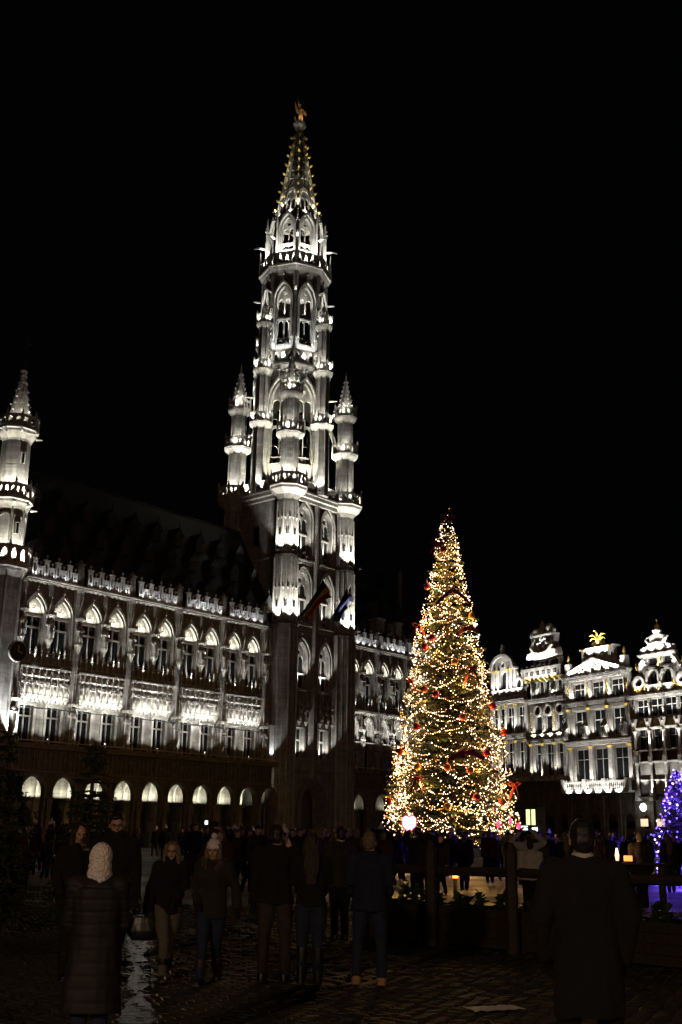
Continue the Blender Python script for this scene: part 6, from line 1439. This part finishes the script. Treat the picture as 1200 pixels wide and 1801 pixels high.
    if hat == 'knit_hood':
        b = MB(); b.ell(Q @ Vector((0, .02*k, .03*k)), (.097*k, .108*k, .118*k), 14, 10); b.tube([Q @ Vector((0, .03*k, -.03*k)), Q @ Vector((0, .04*k, -.10*k))], [.098*k, .085*k], 14); remesh(b, 'hat', 'white_knit', cv*.7, .0022, 45, th, 1)
    if hat == 'cap':
        b = MB(); b.ell(Q @ Vector((0, .015*k, .06*k)), (.088*k, .1*k, .085*k), 12, 8); remesh(b, 'hat', 'black_cloth', cv*.8, .003, 30, th, 1)
    return th, dict(wr=wr, el=el, k=k, hc=hc, Q=Q, pt=pt)
def glasses(th, d, m='hair_dark'):
    k, Q = d['k'], d['Q']; b = MB()
    for s_ in (-1, 1):
        pts = [Q @ Vector((s_*.032*k+.024*k*cos(a), -.108*k, .018*k+.017*k*sin(a))) for a in [i*pi/5 for i in range(11)]]; b.tube(pts, .0022, 4)
        b.tube([Q @ Vector((s_*.056*k, -.106*k, .022*k)), Q @ Vector((s_*.08*k, -.01*k, .015*k))], .0022, 4)
    b.tube([Q @ Vector((-.008*k, -.11*k, .02*k)), Q @ Vector((.008*k, -.11*k, .02*k))], .0022, 4); b.build('glasses', m, th)
random.seed(4)
TO = 0.0
# -- woman looking at her phone
P1, d = person('long haired woman in black coat looking down at the phone in her raised hand', (-2.98, 13.2, 0), .35, 1.66, 'black_cloth', .50, 1.0, 'black_cloth', 'black_boot', .3, 'hair_brown', 'long', armL=[(-.24, -.02, 1.13), (-.2, -.14, .95)], armR=[(.23, -.08, 1.16), (.06, -.26, 1.40)], sex='f', look=(-.25, .55), stride=.2, glove=(1, 0))
ph = thing('mobile_phone', 'black mobile phone held up by the long haired woman', 'phone', Vector((-2.98, 13.2, 0)), .35)
b = MB(); b.box(-.036, .036, -.005, .005, -.07, .07); c_ = Matrix.Translation(d['wr'][1]+Vector((-.03, -.05, .11))) @ Matrix.Rotation(-.5, 4, 'X'); q = MB(); q.join(b, c_); q.build('case', 'phone_case', ph)
# -- man with glasses beside her
P2, d = person('dark haired man with glasses in black jacket, standing behind the girl in the knitted hood', (-2.52, 13.0, 0), .1, 1.77, 'black_cloth', .47, 1.05, 'black_cloth', 'black_boot', .1, 'hair_dark', 'short', look=(-.3, .35), collar='stand'); glasses(P2, d)
# -- girl with white hood in long puffer coat, back view
P3, d = person('girl seen from behind in white knitted hood and scarf and a long black quilted coat', (-1.72, 8.35, 0), pi+.15, 1.50, 'black_puffer', .26, 1.12, 'denim', 'black_boot', .1, None, 'short', hat='knit_hood', armL=[(-.22, -.06, 1.12), (-.16, -.18, .95)], armR=[(.22, -.06, 1.12), (.16, -.18, .95)], sex='f', collar='scarf', quilt=.085, skirt=.03, vox=.008)
# -- blond woman with glasses
P4, d = person('blond woman with glasses in short black coat and pale trousers carrying a black bag', (-1.93, 13.35, 0), .2, 1.47, 'black_cloth', .47, 1.02, 'pale_trousers', 'black_boot', .28, 'hair_blond', 'bob', sex='f', look=(.25, .2), stride=1.1, lean=.05, collar='stand', armL=[(-.25, .0, 1.12), (-.27, -.08, .90)], armR=[(.22, -.05, 1.14), (.10, -.2, 1.02)], feet=.05); glasses(P4, d)
bg_ = thing('handbag', 'large black handbag hanging from the hand of the blond woman with glasses', 'bag', (-1.93, 13.35, 0), .2)
b = MB(); b.tube([(-.27, -.08, .42), (-.27, -.08, .52), (-.27, -.08, .68)], [.13, .17, .12], 10, (1.1, .45)); remesh(b, 'bag_body', 'black_boot', .014, .008, 9, bg_)
b = MB(); b.tube([(-.37, -.08, .66), (-.32, -.09, .80), (-.25, -.1, .84), (-.2, -.09, .80), (-.17, -.08, .66)], .01, 5); b.build('handle', 'black_boot', bg_)
# -- woman with bobble hat
P5, d = person('woman in white bobble hat and dark parka with fur collar walking towards the camera', (-1.40, 13.1, 0), -.05, 1.49, 'parka_green', .45, 1.1, 'denim', 'brown_boot', .3, 'hair_blond', 'long', hat='beanie', sex='f', look=(.1, .2), stride=1.0, collar='hood', lean=.06, armR=[(.29, .05, 1.16), (.33, -.02, .93)], armL=[(-.24, .03, 1.15), (-.17, -.13, 1.0)], feet=.07)
# -- couple from behind
P6, d = person('man seen from behind in black jacket and beige trousers holding a hand to his ear', (-.68, 13.2, 0), pi+.1, 1.67, 'black_cloth', .50, 1.1, 'beige_trousers', 'black_boot', .1, 'hair_dark', 'short', armL=[(-.28, -.06, 1.22), (-.17, -.10, 1.45)], look=(.3, 0), feet=.13, glove=(0, 1))
P7, d = person('woman seen from behind with very long brown hair, dark jacket, jeans and tall black boots', (-.27, 13.05, 0), pi, 1.58, 'black_cloth', .52, 1.0, 'denim', 'black_boot', .42, 'hair_auburn', 'long', sex='f', feet=.10, armL=[(-.22, -.08, 1.15), (-.12, -.2, 1.02)], armR=[(.22, -.08, 1.15), (.13, -.2, 1.02)])
P8, d = person('person seen from behind in brown jacket with a pale collar, further back than the couple', (.08, 18.2, 0), pi+.2, 1.68, 'brown_jacket', .47, 1.15, 'black_cloth', 'black_boot', .1, 'hair_dark', 'short', collar='shirt')
P9, d = person('blond person seen from behind in navy jacket, jeans and tan shoes beside the planters', (.40, 13.15, 0), pi-.12, 1.61, 'navy_cloth', .48, 1.2, 'denim', 'tan_shoe', .09, 'hair_blond', 'short', feet=.15, armL=[(-.26, -.02, 1.13), (-.2, -.16, 1.0)], armR=[(.26, -.02, 1.13), (.2, -.16, 1.0)], look=(.2, 0))
# -- big man on the right, close
P10, d = person('man seen from behind in long black coat at the right, closest to the camera', (1.60, 7.35, 0), pi-.1, 1.71, 'black_cloth', .33, 1.14, 'black_cloth', 'black_boot', .1, 'hair_dark', 'short', collar='shirt', feet=.14, vox=.009, armL=[(-.28, .03, 1.13), (-.235, -.08, .91)], armR=[(.29, .03, 1.13), (.24, -.09, .92)])
# -- figure with raised white sleeves taking a photo
P11, d = person('person in white top with both arms raised to take a photo', (4.25, 25, 0), pi+.05, 1.68, 'white_cloth', .5, 1.0, 'black_cloth', 'black_boot', .1, 'hair_dark', 'short', armL=[(-.38, -.06, 1.48), (-.13, -.2, 1.72)], armR=[(.38, -.06, 1.48), (.13, -.2, 1.72)], vox=.014)
ph = thing('mobile_phone', 'bright phone screen held up by the person with raised white sleeves', 'phone', (4.25, 25, 0), pi+.05)
b = MB(); b.box(-.08, .08, -.34, -.328, 1.72, 1.82); b.build('case', 'phone_case', ph); b = MB(); b.box(-.075, .075, -.327, -.324, 1.725, 1.815); b.build('screen', 'screen', ph)
# seated or crouching pale figure near the second post
P12, d = person('person in pale jacket seen from behind, just left of the second fence post', (3.95, 23, 0), pi-.2, 1.5, 'cream', .5, 1.15, 'black_cloth', 'black_boot', .1, 'hair_brown', 'short', vox=.014)
# --- the crowd: a dozen builds, copied one by one
random.seed(99)
CR = []
coats = [('black_cloth', 'black coat'), ('navy_cloth', 'navy jacket'), ('grey_cloth', 'grey coat'), ('brown_jacket', 'brown jacket'), ('parka_green', 'dark green parka'), ('black_puffer', 'black quilted coat'), ('red_cloth', 'red jacket')]
hairs = [('hair_dark', 'dark hair'), ('hair_brown', 'brown hair'), ('hair_blond', 'blond hair')]
for i in range(14):
    cm, cn = coats[i % 7]; hm, hn = hairs[(i*2+i//3) % 3]; sx = 'f' if i % 2 else 'm'; hat_ = [None, None, 'beanie', None, None, 'cap', None][i % 7]
    kw = {}
    if i in (4, 9): kw = dict(armL=[(-.32, -.1, 1.42), (-.1, -.26, 1.62)], armR=[(.32, -.1, 1.42), (.1, -.26, 1.62)])
    o, _ = person('x', (0, -50, 0), 0, 1.62+.03*(i % 5)-(.04 if sx == 'f' else 0), cm, .46, 1.1, ['denim', 'black_cloth', 'beige_trousers'][i % 3], None, .1, hm, 'long' if sx == 'f' and i % 4 == 1 else 'short', hat=hat_, sex=sx, crowd=True, stride=.3*(i % 3), **kw)
    CR.append((o, cn, hn if not hat_ else ('a white bobble hat' if hat_ == 'beanie' else 'a black cap')))
used = [False]*14
def crowd_at(x, y, face):
    i = random.randrange(14); o, cn, hn = CR[i]
    u = x/y
    if u < -.05: ref = 'below the left arcade' if y > 50 else 'behind the woman in bobble hat' if y < 35 else 'left of the tower'
    elif u < .03: ref = 'behind the couple' if y < 35 else 'below the tower'
    elif u < .17: ref = 'before the big tree' if y < 58 else 'behind the big tree'
    else: ref = 'near the fence' if y < 35 else 'before the guild houses'
    dist = 'near' if y < 26 else 'mid distance' if y < 45 else 'far'
    lab = '%s figure with %s, %s, %s' % (dist, hn, cn, ref)
    s_ = random.uniform(.95, 1.05)
    if not used[i]: used[i] = True; r = o; r.location = (x, y, 0); r.rotation_euler = (0, 0, face); r['label'] = lab; r.scale = (s_, s_, s_)
    else: r = copy_tree(o, (x, y, 0), face, lab, (s_, s_, s_))
    r['group'] = 'people in the dark crowd on the square'
n = 0; taken = []
rows = [(20, 8), (22, 10), (24.5, 13), (27.5, 16), (31, 19), (34.5, 22), (38, 26), (42, 28), (47, 30), (53, 32), (66, 32)]
for D, cnt in rows:
    for i in range(cnt):
        u = -.335+.67*(i+.5)/cnt+random.uniform(-.4, .4)*.67/cnt
        y = D+random.uniform(-1.8, 1.8); x = u*y
        if D < 26 and (u > -.02 or u < -.23): continue      # planters, spruces
        if (x-TX)**2+(y-TY)**2 < 20 or (x-13.75)**2+(y-45)**2 < 3: continue
        if -.205 < u < -.13 and y < 50: continue
        if 20 < y < 34 and .04 < u < .30 and random.random() < .45: continue
        crowd_at(x, y, random.choice([pi, pi, 0, pi+.6, -.5, .5, 2.4, 1.6]) + random.uniform(-.4, .4)); n += 1
# a phone screen glowing in the crowd
ph = thing('mobile_phone', 'tiny glowing phone screen held up in the crowd below the left arcade', 'phone', (-3.45, 30, 1.8)); MB().box(-.04, .04, -.01, 0, -.05, .05).build('screen', 'screen', ph)
# ================================================================== small lit things
mat('lightbox', (1, .9, .9), .5, emit=(1.0, .86, .88), estr=5); mat('pink_glow', (1, .2, .3), .5, emit=(1.0, .10, .22), estr=1.6); mat('red_led', (1, .1, .1), .5, emit=(1, .05, .12), estr=3); mat('green_window', (.9, 1, .6), .5, emit=(.85, .95, .45), estr=1.3); mat('lamp_glass', (1, 1, .95), .4, emit=(.95, 1, .95), estr=3); mat('orange_glow', (1, .4, .1), .5, emit=(1, .35, .08), estr=1.4); mat('warm_panel', (1, .8, .6), .5, emit=(1, .66, .42), estr=1.1)
o = thing('illuminated_sign', 'glowing white sign with pink rim at the lower left of the Christmas tree', 'sign', (3.62, 56, 0))
b = MB(); b.plate([(-.27, 1.92), (-.05, 1.74), (.02, 1.66), (.1, 1.76), (.3, 1.95), (.31, 2.3), (.2, 2.38), (.03, 2.3), (-.15, 2.37), (-.29, 2.28)], [], -.06, .0); b.build('panel', 'lightbox', o)
b = MB(); b.plate([(-.33, 1.9), (-.06, 1.66), (.02, 1.57), (.12, 1.68), (.36, 1.92), (.37, 2.32), (.22, 2.43), (.03, 2.36), (-.16, 2.42), (-.35, 2.31)], [], .0, .08); b.build('rim', 'pink_glow', o); b = MB(); b.frus(0, .12, 0, 2.3, .03, .03, 6); b.build('pole', 'iron', o)
lamp(o, (0, -.4, 2.1), 12, kind='POINT', size=.2, col=(1, .7, .75))
for i, (x, y, z) in enumerate(((7.2, 50, 2.0), (7.75, 50, 2.15), (8.15, 50.3, 1.95))):
    o = thing('signal_lamp', ['left', 'middle', 'right'][i]+'most of three small red lamps on rods right of the Christmas tree foot', 'lamp', (x, y, 0)); b = MB(); b.frus(0, 0, 0, z-.1, .02, .02, 5); b.build('rod', 'iron', o); b = MB(); b.lathe(0, 0, [(.05, z-.12), (.08, z-.02), (.07, z+.12), (.02, z+.16)], 8); b.build('lamp_glass', 'red_led', o)
o = thing('shop_window', 'lit greenish yellow shop window at the foot of the houses, right of the big tree', 'window', (18.75, 108.5, 0), GR)
b = MB(); b.plate(rect(-.8, .8, 2.3, 4.0), [rect(-.7, -.06, 2.45, 3.9), rect(.06, .7, 2.45, 3.9)], 0, .12); b.build('frame', 'iron', o); b = MB(); b.box(-.75, .75, .06, .1, 2.4, 3.95); b.build('pane', 'green_window', o); b = MB(); b.box(-.8, .8, .15, 1.2, 0, 4.1); b.build('kiosk_body', 'stone_dark', o)
b = MB(); b.box(.2, .95, -.02, .0, 1.9, 2.2); b.build('menu_board', 'lightbox', o)
o = thing('wall_lantern', 'white globe lantern glowing beside the ground floor door of the rightmost guild house', 'lantern', GH+_e*5.75+_m*(-.7), GR)
b = MB(); b.lathe(0, 0, [(.12, 3.9), (.3, 4.1), (.34, 4.35), (.22, 4.6), (.05, 4.68)], 10); b.build('lamp_glass', 'lamp_glass', o, smooth=True); b = MB(); b.tube([(0, 0, 4.7), (0, .3, 4.95), (0, .75, 4.9)], .035, 5); b.build('bracket', 'iron', o); lamp(o, (0, -.4, 4.3), 60, kind='POINT', size=.25, col=(.95, 1, .95))
for i, dx in enumerate((5.6, 7.7)):
    o = thing('menu_board', ['left', 'right'][i]+' of two warm lit menu boards under the globe lantern', 'board', GH+_e*dx+_m*(-.45), GR); b = MB(); b.box(-.5, .5, -.05, 0, 2.5, 3.2); b.build('panel', 'warm_panel', o); b = MB(); b.plate(rect(-.56, .56, 2.14, 3.26), [rect(-.5, .5, 2.2, 3.2)], -.08, 0); b.build('frame', 'wood_dark', o)
# lit kiosk table with candle like lamp near the third post
o = thing('table_lamp', 'small warm lamp glowing on a stall table right of the man in black', 'lamp', (6.55, 26, 0))
SW = o
b = MB(); b.box(-.5, 1.0, -.2, .35, 1.0, 1.05); b.box(-.45, -.38, -.1, .25, 0, 1.0); b.box(.88, .95, -.1, .25, 0, 1.0); b.build('table', 'wood_dark', o); b = MB(); b.lathe(-.1, 0, [(.03, 1.05), (.05, 1.2), (.02, 1.36)], 8); b.build('shade', 'warm_panel', o); b = MB(); b.box(.05, .24, -.03, 0, 1.08, 1.2); b.build('lit_box', 'orange_glow', o); lamp(o, (-.2, -.2, 1.4), 14, kind='POINT', size=.1, col=(1, .55, .3))
# market stall glimpsed behind the spruces
o = thing('market_stall', 'dark wooden stall with orange and red lamps glimpsed behind the left spruces', 'stall', (-13.2, 40, 0), .3)
b = MB(); b.box(-1.6, 1.6, 0, 1.6, 0, .95); b.build('counter', 'wood_dark', o); b = MB(); b.box(-1.6, 1.6, 1.5, 1.6, .95, 2.6); b.build('back_wall', 'wood_dark', o)
b = MB(); b.add([(-1.9, -.4, 2.5), (1.9, -.4, 2.5), (1.9, 2, 2.5), (-1.9, 2, 2.5), (-1.9, .8, 3.4), (1.9, .8, 3.4)], [(3, 2, 1, 0), (0, 1, 5, 4), (2, 3, 4, 5), (0, 4, 3), (1, 2, 5)]); b.build('roof', 'wood_dark', o)
for x in (-1.5, 1.5): b = MB(); b.box(x-.05, x+.05, -.05, .05, .95, 2.5); b.build('post', 'wood_dark', o)
for x, m_ in ((-.3, 'orange_glow'), (1.2, 'red_led')): b = MB(); b.ell((x, -.1, 2.25), .1, 8, 6); b.build('lamp_globe', m_, o)
lamp(o, (0, .3, 2.2), 30, kind='POINT', size=.1, col=(1, .4, .15))
# carpets of wet reflection lamp: low bollard light inside the enclosure
o = thing('bollard_light', 'low orange garden lamp on the wet paving behind the planters', 'lamp', (3.15, 30, 0)); b = MB(); b.frus(0, 0, 0, .5, .05, .05, 8); b.build('post', 'iron', o); b = MB(); b.frus(0, 0, .5, .62, .08, .08, 10); b.build('lamp_glass', 'orange_glow', o); lamp(o, (0, -.15, .62), 10, kind='POINT', size=.06, col=(1, .5, .15))
bpy.data.scenes.remove(TS)
# unseen fill lamps added behind the camera to brighten the foreground people
def fill_lamp(x, y, lab, pw):
    o = thing('fill_lamp', lab, 'fill lamp', (x, y, 0)); b = MB(); b.lathe(0, 0, [(.2, 0), (.2, .3), (.09, .6), (.06, 3.9), (.1, 4.0)], 8); b.build('pole', 'iron', o)
    b = MB(); b.lathe(0, 0, [(.14, 4.0), (.22, 4.5), (.05, 4.75)], 6); b.build('lamp_glass', 'warm_panel', o); lamp(o, (.0, 0, 5.0), pw, kind='POINT', size=.3, col=(1.0, .66, .42)); b = MB(); b.frus(0, 0, 4.75, 4.8, .2, .2, 6); b.build('cap', 'iron', o)
fill_lamp(-6.5, -5, 'added fill lamp on a black iron pole, unseen on the left behind the camera', K_FILL)
fill_lamp(8, -9, 'added fill lamp on a black iron pole, unseen on the right behind the camera', K_FILL*.6)
